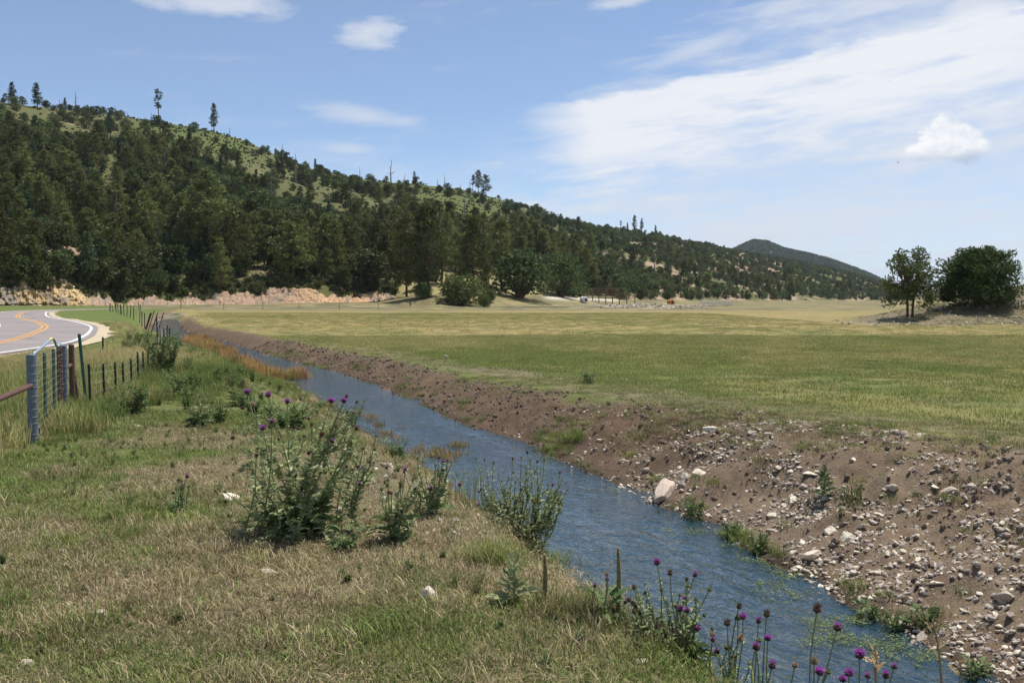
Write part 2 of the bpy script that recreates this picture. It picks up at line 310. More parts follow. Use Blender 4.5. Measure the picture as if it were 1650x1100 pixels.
def gz(X, Y, fine=True):
    X = np.asarray(X, float); Y = np.asarray(Y, float)
    xr, xl, co = XR(Y), XL(Y), CO(Y); dR = (X - xr) * co; dL = (xl - X) * co
    # right bank, rim and field
    wb = np.interp(Y, [0, 10, 14, 20, 30, 80], [3.4, 3.3, 2.6, 1.9, 1.5, 1.4]); rim = np.interp(Y, [0, 10, 14, 18, 25, 35, 80, 400], [.05, .02, -.14, -.33, -.48, -.54, -.55, -.5])
    fld = np.interp(Y, [0, 12, 20, 35, 100, 400], [-.28, -.3, -.46, -.55, -.55, -.45]) + .05 * fbm(X / 9, Y / 9, 2, 31)
    t = np.clip(dR / wb, 0, 1); prof = .55 * t + .45 * (t * t * (3 - 2 * t)); prof = prof + .10 * np.sin(np.pi * t) 
    zr = ZW + (rim - ZW) * prof
    zr = lerp(zr, fld, sst(dR, wb + .5, wb + 4.5))
    # left bank
    wl = np.interp(Y, [0, 5, 6.5, 9, 14, 25, 80], [1.1, 1.1, 1.4, 1.7, 2.0, 2.4, 2.4]); zl0 = np.interp(Y, [0, 6, 9, 12, 18, 40, 200], [.0, .0, -.08, -.2, -.3, -.34, -.34]) + .05 * fbm(X / 3.1, Y / 3.1, 3, 11)
    zl = ZW + (zl0 - ZW) * sst(dL, -.05, wl) 
    z = np.where(dR > 0, zr, np.where(dL > 0, zl, ZW - .34 * sst(np.minimum(-dR, -dL), 0, .7) - .02))
    fade = sst(Y, 100, 150); z = lerp(z, np.where(X > xr, fld, -.36), fade)
    if fine:
        bank = np.exp(-((dR - .5 * wb) / (.55 * wb)) ** 2) * (dR > .02) * (1 - fade)
        z = z + bank * (.10 * fbm(X * 1.7, Y * 1.7, 4, 21) + .07 * np.abs(fbm(X * 5, Y * 5, 3, 22)) + .02 * vn(X * 17, Y * 17, 4) - .10 * np.abs(fbm(Y * 1.1 + dR * .5, dR * .28, 3, 23)) - .12 * sst(fbm(X / 1.9, Y / 1.9, 2, 24), .15, .6))
        lb = (dL > .02) * np.exp(-((dL - .6) / .9) ** 2) * (1 - fade)
        z = z + lb * .05 * fbm(X * 2.4, Y * 2.4, 4, 25) + (dL > .3) * .018 * fbm(X * 2.6, Y * 2.6, 3, 27) * (1 - fade)
    # mound on the right with the two trees
    mz = np.interp(X - .43 * np.maximum(Y - 85, 0), [28, 32, 36.7, 42, 47, 56, 70, 90], [0, .35, 1.2, 2.1, 3.15, 4.2, 4.4, 3.4])
    z = z + mz * sst(Y, 77 + 1.5 * vn(X / 5, 1, 3), 93) * (1 - sst(Y, 100, 122)) * (1 + .12 * fbm(X / 4, Y / 4, 3, 40))
    # low spoil heaps at the far edge of the field
    px = PX(X, Y); z = z + .75 * np.exp(-((Y - 186) / 9) ** 2) * sst(px, 850, 960) * (1 - sst(px, 1120, 1180)) * (1 + .5 * fbm(X / 5, Y / 5, 3, 41))
    # hillside
    s, zt, hc, T, C, px = hill(X, Y)
    ap = sst(s * (C - T), -45, 0) 
    z = lerp(z, zt, ap * (Y > 60))
    sc = np.clip(s, 0, 1); hz = zt + np.interp(px, cutx, cuth) * sst(s * (C - T), 0, 5) * (1 - sst(sc, .05, .3)) + (hc - zt) * (.93 * sc + .07 * sc * sc)
    hz = hz + np.clip(hc, 3, 40) * .11 * fbm(X / 75, Y / 75, 4, 51) * np.sin(np.pi * sc) + 1.2 * fbm(X / 17, Y / 17, 3, 52) * np.sin(np.pi * sc)
    hz = np.where(s > 1, hc - np.maximum(hc, 0) * .25 * np.clip(s - 1, 0, 3.5), hz)
    return np.where((s > 0) & (Y > 60), np.maximum(hz, -1.0), z)
def g1(x, y): return float(gz(np.array([x]), np.array([y]))[0])
def ray(x, y):
    X, Yv = (x - CX) / F, -(y - CY) / F; c, s_ = math.cos(PITCH), math.sin(PITCH)
    return np.array([X, c + Yv * s_, -s_ + Yv * c])
_t = np.geomspace(2, 2500, 5000)
def hit(x, y):                                           # where a sight line meets the ground
    d = ray(x, y); Pp = np.array([0, 0, CAMZ]) + _t[:, None] * d; b = Pp[:, 2] < gz(Pp[:, 0], Pp[:, 1], False)
    i = int(np.argmax(b)) if b.any() else len(_t) - 1; p = Pp[i]; return Vector((p[0], p[1], g1(p[0], p[1])))
def at(x, y, Y):                                         # the point of a sight line at depth Y
    d = ray(x, y); t = Y / d[1]; return Vector((d[0] * t, Y, CAMZ + d[2] * t))

# ------------------------------------------------------------------ road line
_rd = np.array([(-30, -20), (-24, 0), (-19.5, 12), (-17.6, 22), (-17.7, 30), (-18.9, 39), (-20.9, 45.2), (-23.6, 52), (-28, 62), (-32.8, 71), (-39, 81.5), (-45.5, 92), (-51.5, 103), (-57, 114), (-63, 126), (-68, 138), (-70.5, 150), (-69, 162), (-62, 173), (-50, 182), (-30, 192), (0, 203), (30, 222), (60, 255.)])
def crom(Pt, k=10):
    Pt = np.asarray(Pt, float); Q = np.vstack([2 * Pt[0] - Pt[1], Pt, 2 * Pt[-1] - Pt[-2]]); o = []
    for i in range(1, len(Q) - 2):
        for t in np.linspace(0, 1, k, endpoint=False):
            p0, p1, p2, p3 = Q[i - 1:i + 3]
            o.append(.5 * ((2 * p1) + (-p0 + p2) * t + (2 * p0 - 5 * p1 + 4 * p2 - p3) * t ** 2 + (-p0 + 3 * p1 - 3 * p2 + p3) * t ** 3))
    o.append(Pt[-1]); return np.array(o)
RD = crom(_rd, 10); _T = np.gradient(RD, axis=0); _T /= np.linalg.norm(_T, axis=1, keepdims=True); RN = np.stack([-_T[:, 1], _T[:, 0]], 1)   # normal points left
RW = 5.6; RDC = RD + RN * RW / 2
def road_d(X, Y):                                        # distance to the road's middle line
    X = np.asarray(X, float).ravel(); Y = np.asarray(Y, float).ravel(); best = np.full(len(X), 1e9)
    msk = (Y < 260) & (X < 70) & (X > -110)
    d = np.full(msk.sum(), 1e9)
    for p in RDC[::2]: d = np.minimum(d, (X[msk] - p[0]) ** 2 + (Y[msk] - p[1]) ** 2)
    best[msk] = np.sqrt(d); return best
ROADZ = -.22
_gz0 = gz
def gz(X, Y, fine=True):
    z = _gz0(X, Y, fine); X_ = np.broadcast_to(np.asarray(X, float), z.shape); Y_ = np.broadcast_to(np.asarray(Y, float), z.shape)
    w = 1 - sst(road_d(X_, Y_).reshape(z.shape), RW / 2 + .6, RW / 2 + 4)
    return lerp(z, ROADZ - .07, w)

# ------------------------------------------------------------------ ground colours (soil and turf, with shade under the lawn grass put into the soil)
def C3(*c): return np.array(c)
GREEN, LUSH, DRY, TAN = C3(.118, .142, .042), C3(.105, .145, .036), C3(.265, .21, .09), C3(.15, .12, .075)  # TAN, the lawn soil, is darkened to stand for shadow between blades
SOIL, DSOIL, RUB = C3(.15, .106, .070), C3(.118, .082, .054), C3(.195, .147, .10)
def ramp(a, b, t): return a[None] * (1 - t[:, None]) + b[None] * t[:, None] if a.ndim == 1 else a * (1 - t[:, None]) + b * t[:, None]
def field_dry(X, Y):
    n = fbm(X / 7, Y / 16, 4, 61); n2 = fbm(X / 2.2, Y / 5, 3, 62)
    return np.clip(sst(Y + 14 * n, 10, 70) * .98 - .02 + .30 * n2 + .30 * n - .05 * sst(Y, 120, 150), 0, 1)
def lawn_dry(X, Y): return np.clip(.56 + .75 * fbm(X / 1.5, Y / 1.5, 4, 63) + .35 * fbm(X / .35, Y / .35, 2, 64), 0, 1)
def dirtmask(X, Y):                                      # bare earth on the right bank, broken into turf at the rim
    dR = (X - XR(Y)) * CO(Y); wb = np.interp(Y, [0, 10, 14, 20, 30, 80], [3.9, 3.7, 2.9, 2.1, 1.7, 1.5])
    n = fbm(X / .9, Y / .9, 4, 65)
    return np.where(dR > -3, 1 - sst(dR + .8 * n * wb / 3, wb * .82, wb * 1.22), 0), dR, wb
def ground_col(X, Y):
    n = fbm(X / 4, Y / 4, 4, 71); dirt, dR, wb = dirtmask(X, Y); xl = XL(Y); dL = (xl - X) * CO(Y)
    c = ramp(GREEN, DRY, field_dry(X, Y))
    c = ramp(c, C3(.165, .14, .085), sst(dR, wb + .2, wb + .8) * (1 - sst(dR + 1.5 * n, wb + 1.0, wb + 3.4)) * .9 * (1 - sst(Y, 30, 60)))
    dc = ramp(SOIL, DSOIL, np.clip(sst(Y, 11.5, 15) + .25 * n, 0, 1) * (1 - .35 * sst(Y, 26, 45)))
    dc = ramp(dc, RUB, np.clip((1 - sst(Y, 11, 15)) * (.55 + .6 * fbm(X / .6, Y / .6, 3, 72)), 0, 1))
    dc = ramp(dc, DSOIL * .55, (1 - sst(dR, .05, .32)))
    c = ramp(c, dc, dirt * (1 - sst(Y, 90, 130)))
    lawn = ramp(ramp(TAN, GREEN * .9, 1 - lawn_dry(X, Y)), GREEN * 1.0, sst(Y, 13, 18) * .7)
    lawn = ramp(lawn, LUSH, sst(Y, 26, 44) * .6 * (1 - sst(Y, 150, 160)))
    pxx = PX(X, Y); lawn = ramp(lawn, SOIL * 1.25, (1 - sst(dL + .5 * n - .5 * sst(pxx, 520, 590) * (1 - sst(pxx, 800, 860)), .4, 1.7)) * .85); lawn = ramp(lawn, DSOIL * .5, 1 - sst(dL, .05, .25))
    c = np.where((dL > 0)[:, None], lawn, c)
    bed = ramp(C3(.16, .13, .085), C3(.28, .20, .15), sst(fbm(X * .9, Y * .5, 3, 73), -.2, .5)); bed = ramp(bed, C3(.05, .09, .03), sst(fbm(X * 1.3, Y * .6, 3, 74), .1, .5))
    c = np.where(((dL <= 0) & (dR <= 0) & (Y < 140))[:, None], bed, c)
    # far edge of the field: rough brown strip, then roadside grass
    s, zt, hc, T, C, px = hill(X, Y); m = s * (C - T)
    far = sst(Y + 8 * n, 150, 165) * (1 - sst(px, 1420, 1500)); c = ramp(c, ramp(C3(.13, .115, .065), C3(.24, .21, .10), sst(n, -.3, .5)), far * (px > 230) * .85)
    c = ramp(c, C3(.33, .28, .21), np.exp(-((Y - 186) / 10) ** 2) * sst(px, 900, 1000) * (1 - sst(px, 1110, 1150)) * sst(n, -.5, .3))
    mnd = sst(X - .43 * np.maximum(Y - 85, 0) + 2 * n, 29, 33) * sst(Y, 76, 80) * (1 - sst(Y, 110, 125)); c = ramp(c, ramp(C3(.16, .14, .082), C3(.19, .155, .115), sst(fbm(X / 3, Y / 3, 3, 75), -.2, .4)), mnd * .9)
    # hillside: scrub, dry grass and bare earth
    o = ramp(C3(.095, .10, .038), C3(.125, .122, .052), np.clip(.34 + .8 * fbm(X / 22, Y / 22, 4, 76), 0, 1)); o = ramp(o, C3(.32, .235, .16), sst(fbm(X / 12, Y / 12, 4, 77) - .5 * (1 - sst(px, 900, 1000)) * sst(s, .25, .5) + .35 * sst(px, 980, 1080) * (1 - sst(px, 1230, 1330)), .33, .55))
    o = ramp(o, C3(.092, .112, .036), meadow(px, s))
    gr = sst(px, 600, 660) * (1 - sst(px, 900, 960)) * (1 - sst(m, 30, 60)); o = ramp(o, C3(.29, .25, .115), gr * .85)
    c = np.where((s > 0)[:, None] & (Y > 60)[:, None], o, c)
    trk = np.exp(-((m + 9) / 8.0) ** 2) * sst(px, 868, 890) * (1 - sst(px, 985, 1010)) * (Y > 60); c = ramp(c, C3(.52, .47, .38), trk)
    return c
def meadow(px, s):                                       # treeless scrubby slopes
    a = sst(px, 645, 690) * (1 - sst(px, 815, 850)) * sst(s, .14, .30)
    b = sst(px, 190, 235) * (1 - sst(px, 385, 430)) * sst(s, .70, .82)
    c_ = sst(px, 930, 960) * (1 - sst(px, 1040, 1080)) * sst(s, .75, .88)
    d_ = sst(px, 455, 480) * (1 - sst(px, 520, 560)) * sst(s, .62, .7) * (1 - sst(s, .84, .9)) * .6
    return np.clip(a + b + c_ + d_, 0, 1)

rows = np.concatenate([np.arange(-14, 1.6, 1.0), np.exp(np.arange(math.log(2.2), math.log(60), .0085)), np.exp(np.arange(math.log(60), math.log(700), .0135)), np.exp(np.arange(math.log(700), math.log(14000), .06))])
du = np.arange(-.62, .6201, .0045); cols = np.concatenate([-np.geomspace(.64, 3.2, 26)[::-1], du, np.geomspace(.64, 3.2, 26)])
UU, YY = np.meshgrid(cols, rows); XX = UU * np.sqrt(YY ** 2 + 9)
X, Y = XX.ravel(), YY.ravel(); Z = gz(X, Y); C = ground_col(X, Y)
nr, nc = XX.shape; ii = (np.arange(nr - 1)[:, None] * nc + np.arange(nc - 1)[None]).ravel()
mb = MB(); mb.add(np.stack([X, Y, Z], 1), np.stack([ii, ii + 1, ii + nc + 1, ii + nc], 1), C)
ground = link('ground', mb.mesh('ground', m_ground, True)); tag(ground, 'valley floor with pasture, stream banks and wooded hillside', None, None, 'structure')

# stream
ys = np.exp(np.arange(math.log(2), math.log(120), .012)); ys = np.concatenate([np.arange(-14, 2, .5), ys])
al = np.concatenate([[0], np.cumsum(np.hypot(np.diff(ys), np.diff(np.interp(ys, _gy, _gx))))]); na = 9
V = []; UV = []
for j in range(na):
    t = j / (na - 1); xx = (np.interp(ys, _gy, _gx) + .7) * t + (np.interp(ys, _gy, _gx) - 3.2) * (1 - t)
    V.append(np.stack([xx, ys, np.full(len(ys), ZW)], 1)); UV.append(np.stack([al, t * 3.4 * CO(ys)], 1))
V = np.stack(V, 1).reshape(-1, 3); UV = np.stack(UV, 1).reshape(-1, 2); k = len(ys)
ii = (np.arange(k - 1)[:, None] * na + np.arange(na - 1)[None]).ravel()
me = MB().add(V, np.stack([ii, ii + 1, ii + na + 1, ii + na], 1)).mesh('stream_water', m_water, True)
ul = me.uv_layers.new(name='flow'); li = np.empty(len(me.loops), 'i4'); me.loops.foreach_get('vertex_index', li); ul.data.foreach_set('uv', UV[li].astype('f4').ravel())
tag(link('stream_water', me), 'narrow rippling blue stream running through the pasture', None, None, 'structure')

# road with its markings
def strip(name, off, w, z, m, parent=None, i0=0, i1=None, wob=0.0):
    c = RD + RN * off; w = w + wob * vn(np.arange(len(RD)) * .35, 2.2, 9); a = c + RN * (np.asarray(w) / 2).reshape(-1, 1); b_ = c - RN * (np.asarray(w) / 2).reshape(-1, 1)
    a, b_ = a[i0:i1], b_[i0:i1]; n = len(a); V = np.concatenate([np.column_stack([a, np.full(n, z)]), np.column_stack([b_, np.full(n, z)])])
    i = np.arange(n - 1); o = link(name, MB().add(V, np.stack([n + i, n + i + 1, i + 1, i], 1)).mesh(name, m), parent); return o
tag(strip('road_shoulder', RW / 2 - .25, np.full(len(RD), RW + 1.7), ROADZ - .03, m_sand, wob=.7), 'sandy verge along the road edge', None, None, 'structure')
road = strip('road', RW / 2, np.full(len(RD), RW + .7), ROADZ, m_asph); tag(road, 'grey two lane asphalt road bending along the hill', None, None, 'structure')
for nm, off, w, m in (('edge_line', .05, .16, m_pw), ('edge_line', RW - .05, .16, m_pw), ('centre_line', RW / 2 - .16, .13, m_py), ('centre_line', RW / 2 + .16, .13, m_py)):
    strip(nm, off, np.full(len(RD), w), ROADZ + .006, m, road)

# far hills beyond the valley
def far_hill(name, label, prof, Yd, depth, colr, seed):
    px = np.arange(prof[0][0], prof[-1][0] + 1, 4.0); y = np.interp(px, [p[0] for p in prof], [p[1] for p in prof]) + 1.3 * fbm(px / 14, px * 0, 3, seed)
    X = (px - CX) / F * Yd; H = np.maximum(CAMZ + (HOR - y) / F * Yd, -3); V = []; n = 26
    for j in range(n):
        t = j / (n - 1); w = math.sin(math.pi * t); yy = Yd + depth * (t - .5) * 2
        V.append(np.stack([X * yy / Yd, np.full(len(px), yy), np.where(w > 0, (H + 4) * w ** .9, 0) * (1 + .10 * fbm(px / 25, px * 0 + t * 5, 3, seed + 3) * (1 - w)) - 4], 1))
    V = np.concatenate(V); k = len(px); ii = (np.arange(n - 1)[:, None] * k + np.arange(k - 1)[None]).ravel()
    c = np.array(colr)[None] * (1 + .5 * fbm(V[:, 0] / 60, V[:, 1] / 60 + V[:, 2] / 20, 4, seed + 5))[:, None]
    o = link(name, MB().add(V, np.stack([ii, ii + 1, ii + k + 1, ii + k], 1), np.clip(c, .01, 1)).mesh(name, m_ground, True)); return tag(o, label, None, None, 'structure')
far_hill('distant_hill', 'blue green hill rising behind the wooded ridge', [(1080, 470), (1150, 420), (1190, 400), (1212, 391), (1235, 393), (1262, 404), (1300, 412), (1340, 422), (1390, 440), (1440, 462), (1480, 480)], 3000, 700, (.045, .058, .034), 91)
far_hill('distant_range', 'faint blue range on the horizon behind the mound', [(1380, 482), (1440, 476), (1500, 468), (1560, 472), (1620, 462), (1680, 455), (1800, 462), (2000, 470), (2300, 476)], 9000, 1500, (.07, .085, .045), 95)

# road cut: ledges of yellow rock at the left, pink earth further right
def cut_bank():
    px = np.arange(-160, 668, 1.1); T = np.interp(px, tp, td); h = np.interp(px, cutx, cuth) * (1.02 + .45 * fbm(px / 24, px * 0, 4, 81)) + .2
    zt = CAMZ + (HOR - np.interp(px, tp, ty)) / F * T; V = []; Cc = []; n = 34
    for j in range(n):
        t = j / (n - 1); zz = h * t
        bed = np.floor(zz / .55 + .5 * fbm(px / 40, px * 0 + 2, 2, 82)); ledge = .55 * (_h(bed.astype(int) + 50, np.zeros(len(px), int), 3) - .4)
        roc = (1 - sst(px, 120, 165))
        yy = T - 2.6 + 5.0 * t + (ledge * 1.5 + .8 * fbm(px / 6, zz * 1.6, 4, 83)) * roc - (.45 * np.abs(fbm(px / 14, zz * .6, 4, 84)) + .22 * fbm(px / 4, zz * 2, 2, 85)) * (1 - roc)
        zz2 = zt - .5 + zz * 1.03 + .18 * fbm(px / 4, zz, 3, 86)
        V.append(np.stack([(px - CX) / F * yy, yy, zz2], 1))
        yel = C3(.50, .365, .19)[None] * (.75 + .5 * _h(bed.astype(int), np.zeros(len(px), int), 8))[:, None]; pink = ramp(C3(.33, .23, .155), C3(.44, .285, .165), sst(px, 430, 520))
        grey = C3(.25, .21, .165); cc = yel * roc[:, None] + pink * (1 - roc)[:, None]
        cc = ramp(cc, grey, np.clip(sst(fbm(px / 10, zz * .7, 4, 87), .05, .6) * .8 + (1 - sst(px, 20, 40)) * .7, 0, 1)); Cc.append(cc * (1 + .25 * fbm(px / 2, zz * 3, 2, 88))[:, None])
    V = np.concatenate(V); k = len(px); ii = (np.arange(n - 1)[:, None] * k + np.arange(k - 1)[None]).ravel()
    o = link('road_cut', MB().add(V, np.stack([ii, ii + 1, ii + k + 1, ii + k], 1), np.clip(np.concatenate(Cc), .02, 1)).mesh('road_cut', m_cut)); tag(o, 'cut bank of yellow rock ledges and pink earth above the road', None, None, 'structure')
cut_bank()

# ------------------------------------------------------------------ scattering through geometry nodes (for masses nobody could count)
def collection(name, meshes):
    c = bpy.data.collections.new(name)
    for i, me in enumerate(meshes): c.objects.link(bpy.data.objects.new('%s_%02d' % (name, i), me))
    return c
def scatter(name, P, scale, rot, idx, coll, label, cat):
    n = len(P); me = bpy.data.meshes.new(name); me.vertices.add(n); me.vertices.foreach_set('co', np.asarray(P, 'f4').ravel())
    a = me.attributes.new('sc', 'FLOAT_VECTOR', 'POINT'); sc = np.asarray(scale, 'f4'); sc = np.repeat(sc[:, None], 3, 1) if sc.ndim == 1 else sc; a.data.foreach_set('vector', sc.astype('f4').ravel())
    a = me.attributes.new('ro', 'FLOAT_VECTOR', 'POINT'); r = np.asarray(rot, 'f4'); r = np.stack([r * 0, r * 0, r], 1) if r.ndim == 1 else r; a.data.foreach_set('vector', r.astype('f4').ravel())
    a = me.attributes.new('vi', 'INT', 'POINT'); a.data.foreach_set('value', np.asarray(idx, 'i4'))
    o = link(name, me); tr = bpy.data.node_groups.new(name, 'GeometryNodeTree')
    tr.interface.new_socket('Geometry', in_out='INPUT', socket_type='NodeSocketGeometry'); tr.interface.new_socket('Geometry', in_out='OUTPUT', socket_type='NodeSocketGeometry')
    N = tr.nodes; L = tr.links; gi = N.new('NodeGroupInput'); go = N.new('NodeGroupOutput'); ip = N.new('GeometryNodeInstanceOnPoints'); ci = N.new('GeometryNodeCollectionInfo')
    ci.inputs['Collection'].default_value = coll; ci.inputs['Separate Children'].default_value = True; ci.inputs['Reset Children'].default_value = True
    ip.inputs['Pick Instance'].default_value = True
    def na(nm, ty):
        x = N.new('GeometryNodeInputNamedAttribute'); x.data_type = ty; x.inputs['Name'].default_value = nm; return x.outputs['Attribute']
    e2r = N.new('FunctionNodeEulerToRotation'); L.new(na('ro', 'FLOAT_VECTOR'), e2r.inputs[0])
    L.new(gi.outputs[0], ip.inputs['Points']); L.new(ci.outputs[0], ip.inputs['Instance']); L.new(na('vi', 'INT'), ip.inputs['Instance Index'])
    L.new(e2r.outputs[0], ip.inputs['Rotation']); L.new(na('sc', 'FLOAT_VECTOR'), ip.inputs['Scale']); L.new(ip.outputs[0], go.inputs[0])
    md = o.modifiers.new('scatter', 'NODES'); md.node_group = tr
    return tag(o, label, cat, None, 'stuff')

# ------------------------------------------------------------------ trees
def tufts(mb, cen, rad, n, size, cols, r, flat=1.0, up=.3):
    cen = np.asarray(cen, float); k = len(cen) * n
    d = r.normal(size=(k, 3)); d /= np.linalg.norm(d, axis=1, keepdims=True); rr = np.repeat(np.broadcast_to(rad, (len(cen),)), n) * (.45 + .6 * r.random(k) ** .7)
    p = np.repeat(cen, n, 0) + d * rr[:, None] * np.array([1, 1, flat])
    a = d + .9 * r.normal(size=(k, 3)) + np.array([0, 0, up]); a /= np.linalg.norm(a, axis=1, keepdims=True)
    b = np.cross(a, r.normal(size=(k, 3))); b /= np.linalg.norm(b, axis=1, keepdims=True)
    s = size * (.6 + .8 * r.random(k))[:, None]
    V = np.stack([p - b * s * .42, p + b * s * .42, p + a * s], 1).reshape(-1, 3)
    ci = r.integers(0, len(cols), k); c = np.asarray(cols)[ci] * (.75 + .5 * r.random(k))[:, None]
    mb.add(V, np.arange(k * 3).reshape(-1, 3), np.repeat(c, 3, 0))
PINEC = [(.115, .138, .042), (.096, .122, .039), (.138, .155, .05), (.16, .168, .06)]
FIRC = [(.062, .092, .044), (.075, .105, .05), (.054, .08, .04)]
JUNC = [(.074, .10, .035), (.064, .09, .034), (.092, .117, .042), (.125, .142, .062)]
def wob(r, n, a): return np.cumsum(r.normal(size=(n, 2)) * a, 0)
def pine(seed, h=18.0, lmax=3.6, h0=.25, nb=64, per=20, size=.55, cols=PINEC, power=.62, gap=.0):
    r = np.random.default_rng(seed); tb = MB(); cb = MB(); k = 9; zz = np.linspace(0, 1, k); w = wob(r, k, .10) * zz[:, None]
    sp_ = np.column_stack([w, zz * h]); sp_[0, 2] = -.6; R0 = h * .0165; tb.add(*tube(sp_, R0 * (1.05 - zz) ** .8 + .02, 7))
    cen = []; rad = []; lean = r.random() * 6.28
    for i in range(nb):
        t = h0 + (1 - h0) * ((i + r.random() * .8) / nb); 
        if r.random() < gap: continue
        az_ = i * 2.4 + r.normal() * .5; L = lmax * ((1 - t) / (1 - h0)) ** power * (.55 + .6 * r.random()) * min(1, .45 + 2.6 * (t - h0)) * (1 + .2 * math.cos(az_ - lean)) + .35
        p0 = np.array([np.interp(t, zz, sp_[:, 0]), np.interp(t, zz, sp_[:, 1]), t * h]); d = np.array([math.cos(az_), math.sin(az_), r.normal() * .15 + .30 * t - .02])
        p1 = p0 + d * L; tb.add(*tube([p0, p0 + d * L * .5 + [0, 0, -.05 * L], p1], [R0 * .28 * (1.1 - t) + .02, R0 * .16 * (1.1 - t) + .015, .01], 4, False))
        for q in ((.62, .98) if L > 1.3 else (.8,)):
            cen.append(p0 + d * L * q + r.normal(size=3) * .18 + [0, 0, .15]); rad.append(.42 + .25 * L * (.8 if q < .9 else 1) * (.6 + .5 * r.random()))
    cen.append(np.array([sp_[-1, 0], sp_[-1, 1], h * 1.0])); rad.append(.45)
    tufts(cb, np.array(cen), np.minimum(np.array(rad), 1.35), per, size, cols, r, .55, .5)
    return tb.mesh('trunk', m_bark), cb.mesh('crown', m_needle)
def juniper(seed, h=5.0, w=2.2, lobes=20, per=95, size=.34, cols=JUNC, m=None, open_=.0):
    r = np.random.default_rng(seed); tb = MB(); cb = MB(); cen = []; rad = []
    for i in range(lobes):
        z = (.18 + .72 * ((i + .5) / lobes)) * h; prof = math.sqrt(max(0, 1 - ((z / h - .38) / .66) ** 2)); a_ = i * 2.399 + r.normal() * .4; q = w * prof * (.35 + .55 * r.random())
        c_ = np.array([math.cos(a_) * q, math.sin(a_) * q, z + r.normal() * .15]); rr = w * (.30 + .22 * r.random()) * (.6 + .5 * prof)
        c_[2] = max(c_[2], rr * .55); cen.append(c_); rad.append(rr); tb.add(*tube([[0, 0, -.4], [c_[0] * .25, c_[1] * .25, z * .35], c_], [.035 * h, .022 * h, .01], 5, False))
    cen.append(np.array([0, 0, h * .88])); rad.append(w * .33)
    tb.add(*tube([[0, 0, -.5], [.05, 0, h * .3], [0, .05, h * .85]], [.045 * h, .03 * h, .01], 6, False))
    tufts(cb, np.array(cen), np.array(rad), per, size, cols, r, .85, .45)
    return tb.mesh('trunk', m_bark), cb.mesh('crown', m or m_needle)
def snag(seed, h=10.0):
    r = np.random.default_rng(seed); tb = MB(); bb = MB(); k = 7; zz = np.linspace(0, 1, k); sp_ = np.column_stack([wob(r, k, .12) * zz[:, None], zz * h]); sp_[0, 2] = -.5
    tb.add(*tube(sp_, .24 * (1.1 - zz) + .03, 6))
    for i in range(15):
        t = .3 + .65 * r.random(); a_ = r.random() * 6.28; L = (1.15 - t) * h * .2 * (.5 + r.random()); p0 = np.array([np.interp(t, zz, sp_[:, 0]), np.interp(t, zz, sp_[:, 1]), t * h]); d = np.array([math.cos(a_), math.sin(a_), .35])
        bb.add(*tube([p0, p0 + d * L * .5, p0 + d * L + [0, 0, .15 * L]], [.06, .04, .02], 4, False))
    return tb.mesh('trunk', m_snag), bb.mesh('branches', m_snag)
PINES = [pine(101 + i, h=17 + 2 * (i % 3), lmax=4.3 + .45 * (i % 4), h0=(.16, .28, .36, .22, .42, .12)[i], nb=50 + 3 * i, per=24, power=.5) for i in range(6)]
FIRS = [pine(131 + i, h=14 + i, lmax=2.1 + .3 * i, h0=.1 + .05 * i, nb=70, per=16, size=.48, cols=FIRC, power=.85) for i in range(3)]
TALLS = [pine(151, h=17, lmax=2.3, h0=.42, nb=34, per=18, size=.5, cols=FIRC, power=.35, gap=.2), pine(152, h=14, lmax=2.2, h0=.2, nb=50, per=18, size=.5, cols=FIRC, power=.8)]
BIGP = [pine(161 + i, h=20, lmax=5.2 + .4 * i, h0=.16, nb=95, per=26, size=.52, power=.42) for i in range(3)]
JUNS = [juniper(201 + i, h=5 + .5 * (i % 3), w=1.9 + .3 * (i % 4), lobes=18 + i) for i in range(6)]
OAKS = [juniper(231 + i, h=6, w=3.2, lobes=26, per=110, size=.36, cols=[(.08, .118, .042), (.10, .132, .048), (.068, .10, .038)], m=m_leaf) for i in range(2)]
SNAGS = [snag(251 + i, 9 + 2 * i) for i in range(3)]
THALF = {}
def plant(name, label, cat, group, proto, parts, loc, h_scale, rz, wscale=None, first=True):
    e = empty(name, loc, rz); w = wscale or h_scale; e.scale = (w, w, h_scale); tag(e, label, cat, group)
    for nm, me in zip(parts, proto): link(nm, me, e)
    return e
TP = ('trunk', 'crown')
def proto_h(p): return max(v.co.z for v in p[1].vertices)
for lst in (PINES, FIRS, TALLS, BIGP, JUNS, OAKS): 
    for p in lst: THALF[p[1].name] = proto_h(p)
def hpx(proto, x, yb, yt, Y=None, sink=.0):
    """height scale and place of a tree seen with its foot at (x, yb) and its top at (x, yt)"""
    if Y is None: P_ = hit(x, yb)
    else:
        P_ = at(x, yb, Y); P_ = Vector((P_.x, Y, g1(P_.x, Y)))
    top = at(x, yt, P_.y).z; return P_, max(.15, (top - P_.z) / THALF[proto[1].name])
taken = []
def named(name, label, cat, proto, x, yb, yt, Y=None, ws=1.0, group=None):
    P_, k = hpx(proto, x, yb, yt, Y); taken.append((P_.x, P_.y, 2.2 * k * (2.0 if cat == 'tree' else 1)))
    return plant(name, label, cat, group, proto, TP, P_, k, random.random() * 6.28, k * ws)
